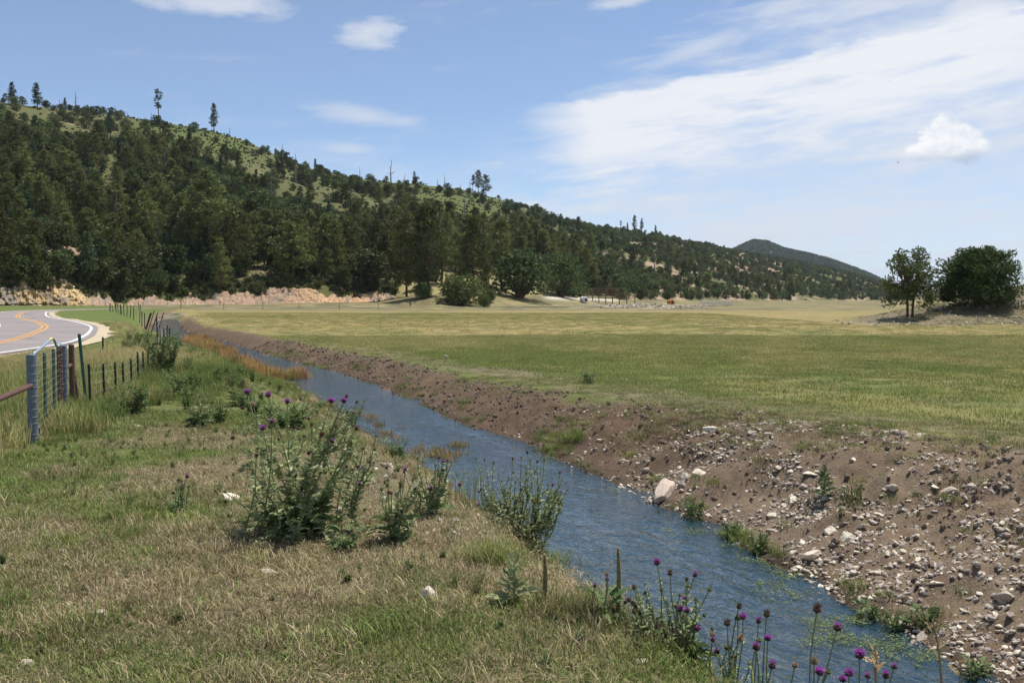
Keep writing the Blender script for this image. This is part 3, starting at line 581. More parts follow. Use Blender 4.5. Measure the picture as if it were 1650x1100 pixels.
# big trees along the foot of the slope
named('pine_tree', 'largest dark pine with thick trunk beside the round green shrub', 'tree', BIGP[0], 690, 468, 326, 212, 1.0)
named('pine_tree', 'tall dark pine just left of the thickest trunk at the clearing', 'tree', BIGP[1], 655, 462, 338, 224, .85)
named('pine_tree', 'broad dark pine behind the round green shrub', 'tree', BIGP[2], 762, 462, 345, 232, .85)
named('pine_tree', 'dark pine between the round shrub and the spreading oak', 'tree', BIGP[1], 808, 456, 346, 246, .8)
named('oak_tree', 'low spreading dark oak right of the round green shrub', 'tree', OAKS[0], 838, 456, 396, 236, 1.15)
SHR = juniper(301, 4.5, 3.0, 30, 130, .3, [(.10, .135, .045), (.085, .118, .04), (.12, .15, .05)], m_leaf); THALF[SHR[1].name] = proto_h(SHR)
named('shrub', 'round mid green shrub in the dry grass clearing', 'shrub', SHR, 742, 476, 438, 205, 1.25)
named('shrub', 'small green shrub left of the thickest pine trunk', 'shrub', SHR, 681, 470, 452, 208, .95)
named('shrub', 'tiny green shrub on dry grass right of the round shrub', 'shrub', SHR, 789, 474, 464, 212, .9)
named('shrub', 'tiny dark shrub low on the clearing edge', 'shrub', SHR, 780, 481, 471, 200, .8)
named('juniper_tree', 'huge dark juniper mass at the right end of the pink bank', 'tree', JUNS[1], 598, 473, 396, 232, 1.35)
named('juniper_tree', 'wide dark juniper beside the end of the pink bank', 'tree', JUNS[2], 560, 474, 405, 236, 1.3)
named('pine_tree', 'tall pine with bare lower trunk above the middle of the bank', 'tree', PINES[2], 337, 468, 272, 225, 1.25)
named('pine_tree', 'spreading pine with dark trunk right of the grey thicket', 'tree', PINES[1], 416, 428, 306, 252, 1.5)
named('juniper_tree', 'large rounded juniper hanging over the bank at its dark gap', 'tree', JUNS[4], 280, 486, 392, 209, 1.35)
named('juniper_tree', 'dark juniper left of the dark gap in the bank', 'tree', JUNS[3], 205, 492, 395, 196, 1.15)
named('juniper_tree', 'upright juniper right of the yellow ledges', 'tree', JUNS[5], 160, 478, 378, 196, .95)
named('pine_tree', 'bushy pine above the left end of the yellow ledges', 'tree', PINES[5], 28, 470, 385, 178, 1.2)
named('pine_tree', 'small pine growing beside the yellow ledges', 'tree', PINES[0], 115, 470, 405, 184, 1.2)
named('juniper_tree', 'juniper on the bank below the spreading pine', 'tree', JUNS[0], 455, 470, 408, 226, 1.2)
named('juniper_tree', 'juniper over the bank left of the huge dark mass', 'tree', JUNS[3], 510, 470, 412, 234, 1.25)
named('oak_tree', 'dark rounded oak where the pale track begins', 'tree', OAKS[1], 905, 474, 405, 272, .95)
GREY = juniper(311, 5, 2.4, 22, 60, .3, [(.17, .155, .14), (.14, .125, .115), (.13, .13, .09)], m_leaf); THALF[GREY[1].name] = proto_h(GREY)
named('thicket', 'grey leafless thicket under the tall pines', 'shrub', GREY, 375, 466, 392, 226, 1.25)
# trees and snags that stand out on the skyline
for (x, yb, yt, pr, lab, ws) in ((60, 172, 132, FIRS[1], 'bushy conifer high on the left skyline', 1.3), (105, 178, 157, FIRS[0], 'small conifer left of a bare snag on the skyline', 1.2),
        (256, 195, 143, TALLS[0], 'tall sparse pine with bare lower trunk on the ridge', .95), (345, 212, 166, TALLS[1], 'lone narrow conifer standing on the open ridge', .95),
        (668, 300, 276, TALLS[0], 'small lone pine on the middle skyline by the snags', 1.1), (762, 312, 281, TALLS[0], 'slim pine at the left of the skyline cluster', .9), (771, 313, 273, PINES[1], 'tallest pine of the cluster on the middle skyline', .85), (783, 316, 280, PINES[3], 'pine at the right of the skyline cluster', .9),
        (1000, 372, 355, TALLS[0], 'thin pine left of the farthest skyline group', 1), (1011, 374, 358, FIRS[0], 'short pine in the farthest skyline group', 1), (1022, 375, 346, PINES[0], 'tallest pine of the farthest skyline group', .7), (1034, 378, 351, FIRS[2], 'rightmost pine of the farthest skyline group', .9), (1056, 380, 362, FIRS[1], 'small pine on the skyline right of the farthest group', 1), (178, 230, 176, FIRS[2], 'dark narrow conifer below the left skyline', 1.0), (305, 236, 204, FIRS[0], 'dark small conifer on the open upper slope', 1.1), (20, 160, 131, FIRS[0], 'conifer at the far left of the skyline', 1.3), (160, 285, 276, FIRS[1], '', 0)):
    if not lab: continue
    Yc = float(np.interp(x, tp, cd)) - (6 if yb < 400 and lab.find('below') < 0 and lab.find('open upper') < 0 else 90)
    P_ = at(x, yb, Yc); P_.z = g1(P_.x, Yc); top = at(x, yt, Yc).z; k = max(.2, (top - P_.z) / THALF[pr[1].name]); taken.append((P_.x, P_.y, 3.5))
    plant('conifer_tree', lab, 'tree', None, pr, TP, P_, k, random.random() * 6, k * ws)
SN = ((122, 182, 148, 0), (96, 178, 160, 1), (186, 188, 170, 2), (206, 192, 180, 1), (244, 196, 181, 0), (370, 222, 206, 2), (580, 290, 268, 1), (630, 296, 257, 0), (652, 298, 281, 2), (717, 304, 281, 0), (705, 302, 287, 1), (742, 308, 296, 2), (700, 330, 316, 1), (655, 345, 322, 0), (148, 186, 172, 1), (975, 371, 360, 2))
for x, yb, yt, i in SN:
    Yc = float(np.interp(x, tp, cd)) - (5 if yb < 312 or x > 900 else 150); P_ = at(x, yb, Yc); P_.z = g1(P_.x, Yc); k = max(.2, (at(x, yt, Yc).z - P_.z) / (9 + 2 * i))
    lab = {122: 'tall bare snag on the left skyline', 630: 'tallest bare snag on the middle skyline', 717: 'bare snag right of the small lone skyline pine'}.get(x, 'short bare dead snag on the burnt open ridge')
    plant('dead_tree', lab, 'tree', 'dead snags along the ridge', SNAGS[i], ('trunk', 'branches'), P_, k, random.random() * 6, max(k, .75))
# the forest itself
def forest():
    r = np.random.default_rng(5); out = []
    for (p0, p1, n, dens) in ((-220, 960, 15000, 1.0), (900, 1470, 15000, 1.0)):
        px = r.uniform(p0, p1, n); T = np.interp(px, tp, td); C = np.interp(px, tp, cd); q = r.random(n)
        Yy = np.sqrt((T + 1) ** 2 + q * ((C * 1.03) ** 2 - T ** 2)); Xx = (px - CX) / F * Yy; s = (Yy - T) / (C - T)
        clump = .62 + .88 * fbm(Xx / 26, Yy / 26, 3, 301)
        keep = r.random(n) < np.clip(clump, .12, 1) * (1 - .955 * meadow(px, s)) * (1 - .9 * sst(px, 625, 660) * (1 - sst(px, 880, 900)) * ((Yy - T) < 26)) * (1 - .62 * sst(fbm(Xx / 12, Yy / 12, 4, 77) + .35 * sst(px, 980, 1080) * (1 - sst(px, 1230, 1330)), .28, .5)) * (1 - .97 * sst(np.interp(px, cutx, cuth), .8, 2) * ((Yy - T) < 3.2))
        out.append(np.column_stack([Xx, Yy, s, px])[keep])
    A = np.concatenate(out); A = A[np.argsort(A[:, 1])]
    cell = {}; res = []
    for X_, Y_, s, px in A:
        d = 3.1 + 1.9 * (Y_ > 400) + .6 * s; key = (int(X_ // d), int(Y_ // d))
        if key in cell: continue
        if any((X_ - a) ** 2 + (Y_ - b) ** 2 < c * c for a, b, c in taken): continue
        cell[key] = 1; res.append((X_, Y_, s, px))
    A = np.array(res); n = len(A); Z = gz(A[:, 0], A[:, 1]); u = r.random(n)
    pp = .32 + .30 * vn(A[:, 0] / 40, A[:, 1] / 40, 311) - .22 * sst(A[:, 2], .55, .95) - .3 * sst(A[:, 3], 850, 1000) + .1 * (A[:, 2] < .3)
    kind = np.where(u < pp, 0, 1); kind = np.where((kind == 0) & (r.random(n) < .16), 2, kind)      # 0 pine 1 juniper 2 fir
    h = np.where(kind == 0, r.uniform(7, 16, n) * (1 - .32 * A[:, 2]), np.where(kind == 1, r.uniform(2.8, 6.6, n), r.uniform(7, 13, n) * (1 - .2 * A[:, 2])))
    h *= 1 - .25 * sst(A[:, 3], 950, 1150); h *= 1 - .2 * (A[:, 2] > .93)
    return A, Z, kind, h
A, Z, kind, h = forest()
vis = (A[:, 3] > -8) & (A[:, 3] < 1440) & (A[:, 2] < 1.0)
app = np.where(vis, h / A[:, 1], 0); single = np.zeros(len(A), bool)
for ks in ((0, 2), (1,)):
    m_ = np.isin(kind, ks); o_ = np.argsort(-np.where(m_, app * np.where(A[:, 2] < .75, 1, .8), 0)); single[o_[:290]] = True
def zone(px, s):
    for lim, w in ((60, 'at the left edge of the hill'), (150, 'over the yellow ledges'), (240, 'over the dark gap in the bank'), (305, 'left of the tall bare trunked pine'), (385, 'around the grey thicket'), (450, 'behind the spreading pine'), (540, 'over the pinkest bank'), (640, 'behind the huge juniper mass'), (720, 'behind the largest pine'), (790, 'above the round green shrub'), (880, 'above the spreading oak'), (960, 'above the pale track'), (1060, 'above the brown corral'), (9999, 'on the far ridge end')):
        if px < lim: break
    return ('at the foot of the slope ' if s < .1 else 'low ' if s < .25 else 'partway up ' if s < .42 else 'high up ' if s < .65 else 'near the skyline ') + w
for i in np.where(single)[0]:
    k_ = kind[i]; pr = (PINES[i % 6] if k_ == 0 else FIRS[i % 3] if k_ == 2 else JUNS[i % 6] if i % 9 else OAKS[0]); kz = h[i] / THALF[pr[1].name]
    nm, wd = (('pine_tree', 'olive pine'), ('juniper_tree', 'round juniper'), ('conifer_tree', 'narrow conifer'))[k_]; wd = (('tall ' if h[i] > (14, 5.8, 10)[k_] else 'short ' if h[i] < (10.5, 4.6, 8)[k_] else 'middling ') + wd)
    plant(nm, '%s %s' % (wd, zone(A[i, 3], A[i, 2])), 'tree', '%ss %s' % (wd, zone(A[i, 3], A[i, 2])), pr, TP, (A[i, 0], A[i, 1], Z[i] - .1), kz, random.random() * 6.28, kz * random.uniform(.9, 1.2))
def join2(p, name):
    me = bpy.data.meshes.new(name); mb_ = MB()
    for q, src in enumerate(p):
        n = len(src.vertices); v = np.empty(n * 3, 'f4'); src.vertices.foreach_get('co', v); t = np.empty(len(src.loops), 'i4'); src.loops.foreach_get('vertex_index', t)
        c = np.empty(n * 4, 'f4'); src.color_attributes['Col'].data.foreach_get('color', c); mb_.add(v.reshape(-1, 3) / proto_h(p), t.reshape(-1, 3), c.reshape(-1, 4)[:, :3], q)
    return mb_.mesh(name, [p[0].materials[0], p[1].materials[0]])
lowj = [juniper(401 + i, 5, 2.1 + .3 * i, 12, 42, .55) for i in range(4)]; lowp = [pine(411 + i, 15, 3.9 + .3 * i, .2, 32, 16, .85, power=.5) for i in range(3)]; lowf = [pine(421, 14, 2.2, .1, 36, 14, .75, FIRC, .85)]
fc = collection('forest_kinds', [join2(p, 'forest_kind') for p in lowj + lowp + lowf]); q = np.where(~single)[0]; r = np.random.default_rng(8)
vi = np.where(kind[q] == 1, r.integers(0, 4, len(q)), np.where(kind[q] == 0, r.integers(4, 7, len(q)), 7)); hh = h[q]; wv_ = hh * r.uniform(.9, 1.25, len(q))
scatter('forest', np.column_stack([A[q, 0], A[q, 1], Z[q] - .1]), np.column_stack([wv_, wv_, hh]), r.uniform(0, 6.28, len(q)), vi, fc, 'far wood of small dark trees covering the upper and distant slopes', 'forest')
# brush hanging over the top of the road cut
pb = r.uniform(-60, 640, 420); Tb = np.interp(pb, tp, td); Yb = Tb + r.uniform(1.2, 9, 420); Xb = (pb - CX) / F * Yb
# grey snags standing among the living trees
for j in range(26):
    pj = float(r.uniform(20, 1150)); sj = float(r.uniform(.12, .85)); Tj, Cj = float(np.interp(pj, tp, td)), float(np.interp(pj, tp, cd)); Yj = Tj + sj * (Cj - Tj); Xj = (pj - CX) / F * Yj; kj = float(r.uniform(.8, 1.4))
    plant('dead_tree', 'grey bare dead tree ' + zone(pj, sj), 'tree', 'grey dead trees ' + zone(pj, sj), SNAGS[j % 3], ('trunk', 'branches'), (Xj, Yj, g1(Xj, Yj)), kj, random.random() * 6, kj)
# scrub on the open slopes
n = 26000; px = r.uniform(-60, 1440, n); T = np.interp(px, tp, td); Cc = np.interp(px, tp, cd); Yy = np.sqrt((T + 3) ** 2 + r.random(n) * (Cc ** 2 - T ** 2)); s = (Yy - T) / (Cc - T); Xx = (px - CX) / F * Yy
kp = (r.random(n) < .18 + .42 * meadow(px, s)) & ~((px > 630) & (px < 900) & (Yy - T < 28) & (r.random(n) < .9)) & (fbm(Xx / 10, Yy / 10, 3, 333) > -.45)
Xx, Yy = np.r_[Xx[kp], Xb], np.r_[Yy[kp], Yb]; n = len(Xx)
shr = [juniper(431 + i, 1.0, .75, 7, 26, .32, [(.085, .105, .036), (.105, .125, .045), (.13, .13, .06)], m_leaf) for i in range(4)]; sc_ = collection('scrub_kinds', [join2(p, 'scrub_kind') for p in shr])
scatter('scrub', np.column_stack([Xx, Yy, gz(Xx, Yy) - .1]), np.r_[r.uniform(.4, 1.25, n - 420), r.uniform(.8, 2.2, 420)], r.uniform(0, 6.28, n), r.integers(0, 4, n), sc_, 'low green scrub covering the open hillside', 'scrub')

# wood on the distant hill
n = 9000; pf = r.uniform(1090, 1470, n); Yf = 3000 - 690 * r.random(n); tt = (Yf - 2300) / 1400; Hf = np.maximum(CAMZ + (HOR - np.interp(pf, [1080, 1150, 1190, 1212, 1235, 1262, 1300, 1340, 1390, 1440, 1480], [470, 420, 400, 391, 393, 404, 412, 422, 440, 462, 480])) / F * 3000, -3); Zf = (Hf + 4) * np.sin(np.pi * np.clip(tt, 0, 1)) ** .9 - 4; kf = fbm(pf / 6, Yf / 40, 3, 444) > -.35; n = int(kf.sum())
scatter('distant_wood', np.column_stack([(pf - CX) / F * Yf, Yf, Zf])[kf], r.uniform(6, 11, n), r.uniform(0, 6.28, n), r.integers(0, 4, n), fc, 'blue green wood covering the distant hill', 'forest')
# the two trees on the mound
def spreading(seed, h, w, stems, lobes, per, size, cols, base=.3, skew=0.0, zlow=.25, ctr=.48):
    r = np.random.default_rng(seed); tb = MB(); cb = MB(); cen = []; rad = []
    tops = []
    for i in range(stems):
        a_ = 6.28 * i / stems + r.normal() * .3; p = np.array([[.26 * math.cos(a_), .2 * math.sin(a_), -.5], [.30 * math.cos(a_), .25 * math.sin(a_), h * .18], [.5 * math.cos(a_), .4 * math.sin(a_), h * .42], [.9 * math.cos(a_), .6 * math.sin(a_), h * .68]])
        tb.add(*tube(crom(p, 4), np.linspace(.13, .05, 13), 7)); tops.append(p[2])
    for i in range(lobes):
        u_ = (i + .5) / lobes; z = h * (zlow + (.93 - zlow) * u_); pr = math.sqrt(max(.03, 1 - ((z / h - ctr) / (1.04 - ctr)) ** 2)); a_ = i * 2.399 + r.normal() * .35; q = w * pr ** 1.35 * (.45 + .5 * r.random())
        c_ = np.array([math.cos(a_) * q + skew * (z / h), math.sin(a_) * q * .85, z + r.normal() * .12]); cen.append(c_); rad.append(w * (.15 + .13 * r.random()) * (.7 + .4 * pr))
        b0 = tops[i % stems]; tb.add(*tube([b0, (b0 + c_) / 2 + [0, 0, .15], c_], [.075, .05, .02], 5, False))
    tufts(cb, np.array(cen), np.array(rad), per, size, cols, r, .8, .35)
    tufts(cb, np.array(cen) + r.normal(size=(len(cen), 3)) * w * .16, np.array(rad) * .6, per // 3, size, cols, r, .8, .35)
    return tb.mesh('trunk', m_bark), cb.mesh('crown', m_leaf)
oc = [(.09, .12, .04), (.075, .105, .036), (.105, .132, .046), (.12, .14, .055)]
T1 = spreading(501, 5.3, 2.6, 2, 44, 105, .17, oc, zlow=.22); T2 = spreading(502, 5.9, 4.0, 4, 95, 210, .18, [(.058, .092, .028), (.05, .08, .026), (.07, .102, .034)], zlow=.12, ctr=.30)
p = Vector((36.3, 85, 0)); p.z = g1(p.x, p.y); plant('oak_tree', 'airy two stemmed tree at the left foot of the stony mound', 'tree', None, T1, TP, p, (at(1470, 402, 85).z - p.z) / 5.35, .4, 1.02)
p = Vector((43.5, 87, 0)); p.z = g1(p.x, p.y); plant('oak_tree', 'broad dense dark tree casting shade on the stony mound', 'tree', None, T2, TP, p, (at(1575, 399, 87).z - p.z) / 5.95, 1.0, 1.03)

# ------------------------------------------------------------------ grass and weeds
def clump(seed, n, rad, hgt, width, cols, lean=.5, seg=3, hv=.5):
    r = np.random.default_rng(seed); mb = MB()
    p = r.normal(size=(n, 2)) * rad * .5; a = r.random(n) * 6.28; L = hgt * (1 - hv + hv * r.random(n)); ln = lean * (.25 + r.random(n)); w = width * (.6 + .8 * r.random(n))
    d = np.stack([np.cos(a), np.sin(a)], 1); sd_ = np.stack([-np.sin(a), np.cos(a)], 1); V = []
    for j in range(seg + 1):
        t = j / seg; o = d * (L * ln * t * t)[:, None]; z = L * t * (1 - .35 * ln * t); ww = (w * (1 - t) ** .7)[:, None]
        b0 = np.column_stack([p + o - sd_ * ww / 2, z - .01]); b1 = np.column_stack([p + o + sd_ * ww / 2, z - .01])
        V += [b0, b1] if j < seg else [np.column_stack([p + o, z - .01])]
    V = np.stack(V, 1); k = V.shape[1]; T = []
    for j in range(seg - 1): T += [[2 * j, 2 * j + 1, 2 * j + 3], [2 * j, 2 * j + 3, 2 * j + 2]]
    T.append([2 * seg - 2, 2 * seg - 1, 2 * seg]); T = (np.arange(n)[:, None, None] * k + np.array(T)[None]).reshape(-1, 3)
    c = np.asarray(cols)[r.integers(0, len(cols), n)] * (.7 + .6 * r.random(n))[:, None]; mb.add(V.reshape(-1, 3), T, np.repeat(c, k, 0)); return mb
GC = [(.165, .215, .055), (.195, .235, .068), (.14, .19, .052), (.225, .245, .08)]
DC = [(.43, .345, .20), (.35, .28, .16), (.50, .41, .25), (.29, .24, .13), (.20, .20, .085)]
MC = GC[:2] + DC[:3]
GLD = [(.56, .47, .22), (.48, .40, .18), (.62, .53, .28), (.36, .34, .14)]
ORG = [(.42, .23, .09), (.36, .18, .07), (.50, .32, .13), (.32, .22, .10), (.42, .36, .14)]
def gm(*a, **k): return clump(*a, **k).mesh('grass_kind', m_grass)
GCP = [(.225, .27, .075), (.255, .285, .09), (.19, .235, .066), (.32, .31, .125)]
kinds = [gm(601, 150, .30, .055, .0055, GC, lean=.8), gm(602, 150, .30, .06, .0055, GC + MC, lean=.9), gm(603, 160, .30, .05, .0055, DC, lean=1.3), gm(604, 160, .32, .04, .006, DC, lean=1.6),   # 0-3 short turf
         gm(605, 60, .15, .17, .007, GC, lean=.7), gm(606, 60, .15, .15, .0065, DC, lean=.8), gm(607, 80, .2, .13, .0065, MC, lean=.8),                                       # 4-6 tufts
         gm(608, 70, .35, .62, .011, GLD, lean=.45), gm(609, 70, .35, .50, .012, GC, lean=.5), gm(610, 60, .30, .55, .011, GLD + GC, lean=.5),                             # 7-9 tall grass
         gm(611, 90, .55, .10, .012, GCP), gm(612, 90, .55, .10, .012, GLD + GCP), gm(613, 80, .3, .75, .022, ORG, lean=.35), gm(614, 40, .2, .35, .014, ORG + GC, lean=.5)]   # 10-11 pasture 12-13 reeds
gcol = collection('grass_kinds', kinds); r = np.random.default_rng(21)
def inview(X, Y, pad=120): p = PX(X, Y); return (p > -pad) & (p < 1650 + pad)
def cover(Y0, Y1, n, power=1.0):
    q = r.random(n); Yy = np.sqrt(Y0 ** 2 + q ** power * (Y1 ** 2 - Y0 ** 2)); px = r.uniform(-110, 1760, n); return (px - CX) / F * Yy, Yy
def sc3(s): return np.column_stack([s, s, s])
def gs(name, X, Y, s, idx, label, cat='grass', dz=0.0):
    scatter(name, np.column_stack([X, Y, gz(X, Y) + dz]), s, np.column_stack([r.normal(size=len(X)) * .07, r.normal(size=len(X)) * .07, r.uniform(0, 6.28, len(X))]), idx, gcol, label, cat)
# turf of the near left bank
X1, Y1 = cover(2.4, 16, 17000, .75); X2, Y2 = cover(2.4, 7.5, 7500); X = np.r_[X1, X2]; Y = np.r_[Y1, Y2]; dL = (XL(Y) - X) * CO(Y)
nb = fbm(X / .8, Y / .8, 3, 641); pq = PX(X, Y); kp = (dL > .25) & ~((dL < 1.5 + .8 * nb) & (r.random(len(X)) < (.40 + .55 * sst(pq, 530, 600) * (1 - sst(pq, 800, 860))) * sst(Y, 4.6, 6.0))) & (r.random(len(X)) < np.maximum(.66 + .9 * nb, .30 + .35 * (Y < 6))); X, Y, dL = X[kp], Y[kp], dL[kp]
d = lawn_dry(X, Y) + .08 - .30 * sst(Y, 13, 17) - .35 * (1 - sst(dL, .3, .9)); v = r.random(len(X)) * .5 + .25
idx = np.where(d > v + .12, r.integers(2, 4, len(X)), np.where(d > v - .14, 1, 0)); t_ = r.random(len(X)); idx = np.where(t_ < .05, np.where(d > .5, 5, 4), np.where(t_ < .085, 6, idx))
gs('bank_grass', X, Y, r.uniform(.55, 1.1, len(X)), idx, 'short dry and green grass covering the near left bank')
# weedy strip between fence and stream, roadside
X1, Y1 = cover(13, 75, 14000, .55); X2, Y2 = cover(12.5, 34, 26000, .8); X = np.r_[X1, X2]; Y = np.r_[Y1, Y2]; kp = PX(X, Y) < 640; X, Y = X[kp], Y[kp]; dL = (XL(Y) - X) * CO(Y); rd = road_d(X, Y); kp = (dL > .1) & (rd > RW / 2 + 1.2); X, Y, dL, rd = X[kp], Y[kp], dL[kp], rd[kp]
fx = np.interp(Y, [0, 12, 15.4, 21, 36, 71, 105], [-6, -6.2, -7, -8.6, -13.6, -27.5, -46]); off = (X - fx)      # negative: road side of the fence
near = np.exp(-((off + .8 + .03 * Y) / (1.2 + .06 * Y)) ** 2); n_ = fbm(X / 2.5, Y / 2.5, 3, 651)
gold = near * sst(Y, 18, 32) + .3 * n_ + .15 * (off < 0) * (1 - sst(Y, 22, 30))
idx = np.where(gold > .42, np.where(r.random(len(X)) < .7, 7, 9), np.where(gold > .15, 9, np.where(r.random(len(X)) < .55, 8, 4)))
short = (off < -3 - .06 * Y) | ((off > 1.0) & (Y < 24) & (r.random(len(X)) < .75)); idx = np.where(short, r.choice([4, 4, 6, 6, 8, 1], len(X)), idx)
s_ = r.uniform(.55, 1.1, len(X)) * np.where(short, .8, 1) * (1 + .15 * (idx == 4)) * np.where((rd < RW / 2 + 5), .5, 1)
s_ = s_ * np.where((dL < 2.2) & (Y > 14), .40, 1) * np.where(off > .4, .66, 1); ok = ~((Y < 16.8) & (off > .6)) & (dL > .35); X, Y, s_, idx, off, dL = X[ok], Y[ok], s_[ok], idx[ok], off[ok], dL[ok]; tallk = (np.abs(off) > 1.3 + .05 * Y) & (idx > 6) & (Y < 19) & (off > 0); idx = np.where(tallk, r.choice([4, 6, 1], len(X)), idx)
gs('verge_grass', X, Y, s_, idx, 'tall golden and green grass along the fence and road verge')
X, Y = cover(9, 17, 3000); kp = (X < np.interp(Y, [9, 12, 15, 17], [-5.6, -6.4, -7.3, -7.8])); X, Y = X[kp], Y[kp]
gs('fence_grass', X, Y, r.uniform(.42, .85, len(X)), r.choice([7, 7, 9, 9, 8, 5, 7], len(X)), 'rank tall grass behind the gate')
# pasture
X1, Y1 = cover(9, 55, 28000, .62); X2, Y2 = cover(26, 140, 30000, .7); X = np.r_[X1, X2]; Y = np.r_[Y1, Y2]; dirt, dR, wb = dirtmask(X, Y); kp = (dR > wb * .7) & (dirt < .25 + .3 * r.random(len(X))) & (r.random(len(X)) < 1 - .45 * (dR < wb + 2.5) * (Y < 30)); X, Y, dR, wb = X[kp], Y[kp], dR[kp], wb[kp]
mnd = (X > 29) & (Y > 76); X, Y, dR, wb = X[~mnd], Y[~mnd], dR[~mnd], wb[~mnd]
fd = field_dry(X, Y); idx = np.where(fd > r.random(len(X)) * .7 + .2, 11, 10); rimz = dR < wb + 1.8; idx = np.where(rimz & (r.random(len(X)) < .6), r.choice([1, 2, 3], len(X)), idx)
gs('pasture_grass', X, Y, r.uniform(.6, 1.15, len(X)) * np.where(rimz, .7, 1), idx, 'grazed green and golden pasture grass')
# sparse tufts on the stony bank and along the waterline
X1, Y1 = cover(6.5, 48, 15000, .75); X2, Y2 = cover(6.5, 18, 12000, .8); X = np.r_[X1, X2]; Y = np.r_[Y1, Y2]; dR = (X - XR(Y)) * CO(Y); nn = fbm(X / 1.1, Y / 1.1, 3, 661)
kp = (dR > .02) & (dR < 3.6) & (r.random(len(X)) < .05 + .55 * np.exp(-((dR - .25) / .22) ** 2) * (nn > .05) + .35 * (nn > .22) * (1 + 1.5 * (Y > 14)) + .25 * (dR > 1.5)); X, Y, dR = X[kp], Y[kp], dR[kp]
gs('bank_tufts', X, Y, r.uniform(.5, 1.15, len(X)) * np.where(dR < .7, 1.0, .8), np.where(dR < .75, 4, r.choice([4, 5, 6, 0, 2, 3], len(X))), 'scattered grass tufts on the bare stony bank')
X, Y = cover(5, 30, 7000, .6); dL = (XL(Y) - X) * CO(Y); nn = fbm(X / .9, Y / .9, 3, 671); kp = (dL > .02) & (dL < .75) & (r.random(len(X)) < .55 + .6 * nn); X, Y = X[kp], Y[kp]
gs('waterline_grass', X, Y, r.uniform(.6, 1.35, len(X)), np.where(Y > 12, r.choice([4, 6, 0], len(X)), r.choice([4, 4, 6, 4, 9], len(X))), 'fresh green grass fringing the left waterline')
X, Y = cover(8.5, 26, 12000, .8); dirt, dR, wb = dirtmask(X, Y); nn = fbm(X / 1.0, Y / 1.0, 3, 681); kp = (dR > wb * .62) & (dR < wb + 4) & (r.random(len(X)) < .62 + .6 * nb.mean() + .9 * nn); X, Y = X[kp], Y[kp]
gs('rim_grass', X, Y, r.uniform(.5, 1.0, len(X)), r.choice([0, 1, 1, 2, 3, 6, 0], len(X)), 'thin worn grass along the rim of the right bank')
n = 2600; X = r.uniform(29, 60, n); Y = 77 + 22 * r.random(n); kp = (fbm(X / 2.5, Y / 2.5, 3, 691) > -.15); X, Y = X[kp], Y[kp]
kp = r.random(len(X)) < sst(X - .43 * np.maximum(Y - 85, 0) + 3 * vn(X / 3, Y / 3, 692), 29, 40); X, Y = X[kp], Y[kp]
gs('mound_grass', X, Y, r.uniform(.8, 2.0, len(X)), r.choice([5, 6, 5, 6, 4, 2], len(X)), 'rough dry grass on the stony mound')
# reeds: rust coloured along the far bend, a yellow patch in mid stream, stray tufts
def patch(name, pts, n, s0, s1, kinds_, label, cat='reeds', z=None):
    xs = []; ysx = []
    for (x, y, w, hpx_) in pts:
        k = int(n * w * hpx_ / sum(p[2] * p[3] for p in pts)) + 1
        for _ in range(k):
            P_ = at(x + r.normal() * w * .45, y + r.normal() * hpx_ * .45, 1.0); d_ = np.array(P_) - [0, 0, CAMZ]; tt = (ZW - .02 - CAMZ) / d_[2] if z is None else (z - CAMZ) / d_[2]; q_ = np.array([0, 0, CAMZ]) + d_ * tt
            xs.append(q_[0]); ysx.append(q_[1])
    X, Y = np.array(xs), np.array(ysx); Zz = np.maximum(gz(X, Y), ZW - .05); n = len(X)
    scatter(name, np.column_stack([X, Y, Zz]), r.uniform(s0, s1, n), np.column_stack([r.normal(size=n) * .1, r.normal(size=n) * .1, r.uniform(0, 6.28, n)]), r.choice(kinds_, n), gcol, label, cat)
patch('rust_reeds', [(318, 550, 22, 7), (338, 562, 26, 9), (358, 575, 24, 8)], 190, .5, .9, [12, 12, 12, 13], 'rust orange reeds along the far bend of the stream')
patch('water_reeds', [(430, 612, 45, 5), (470, 606, 30, 4), (400, 622, 30, 6), (395, 600, 18, 4)], 170, .45, .9, [13, 13, 9, 12], 'yellow and rust reeds growing in mid stream')
patch('water_tufts', [(620, 700, 20, 8), (610, 690, 14, 8), (690, 735, 45, 10), (590, 672, 28, 8), (725, 738, 20, 5), (520, 655, 30, 8), (740, 720, 25, 5)], 110, .3, .75, [13, 13, 4], 'small weed tufts poking out of the water')

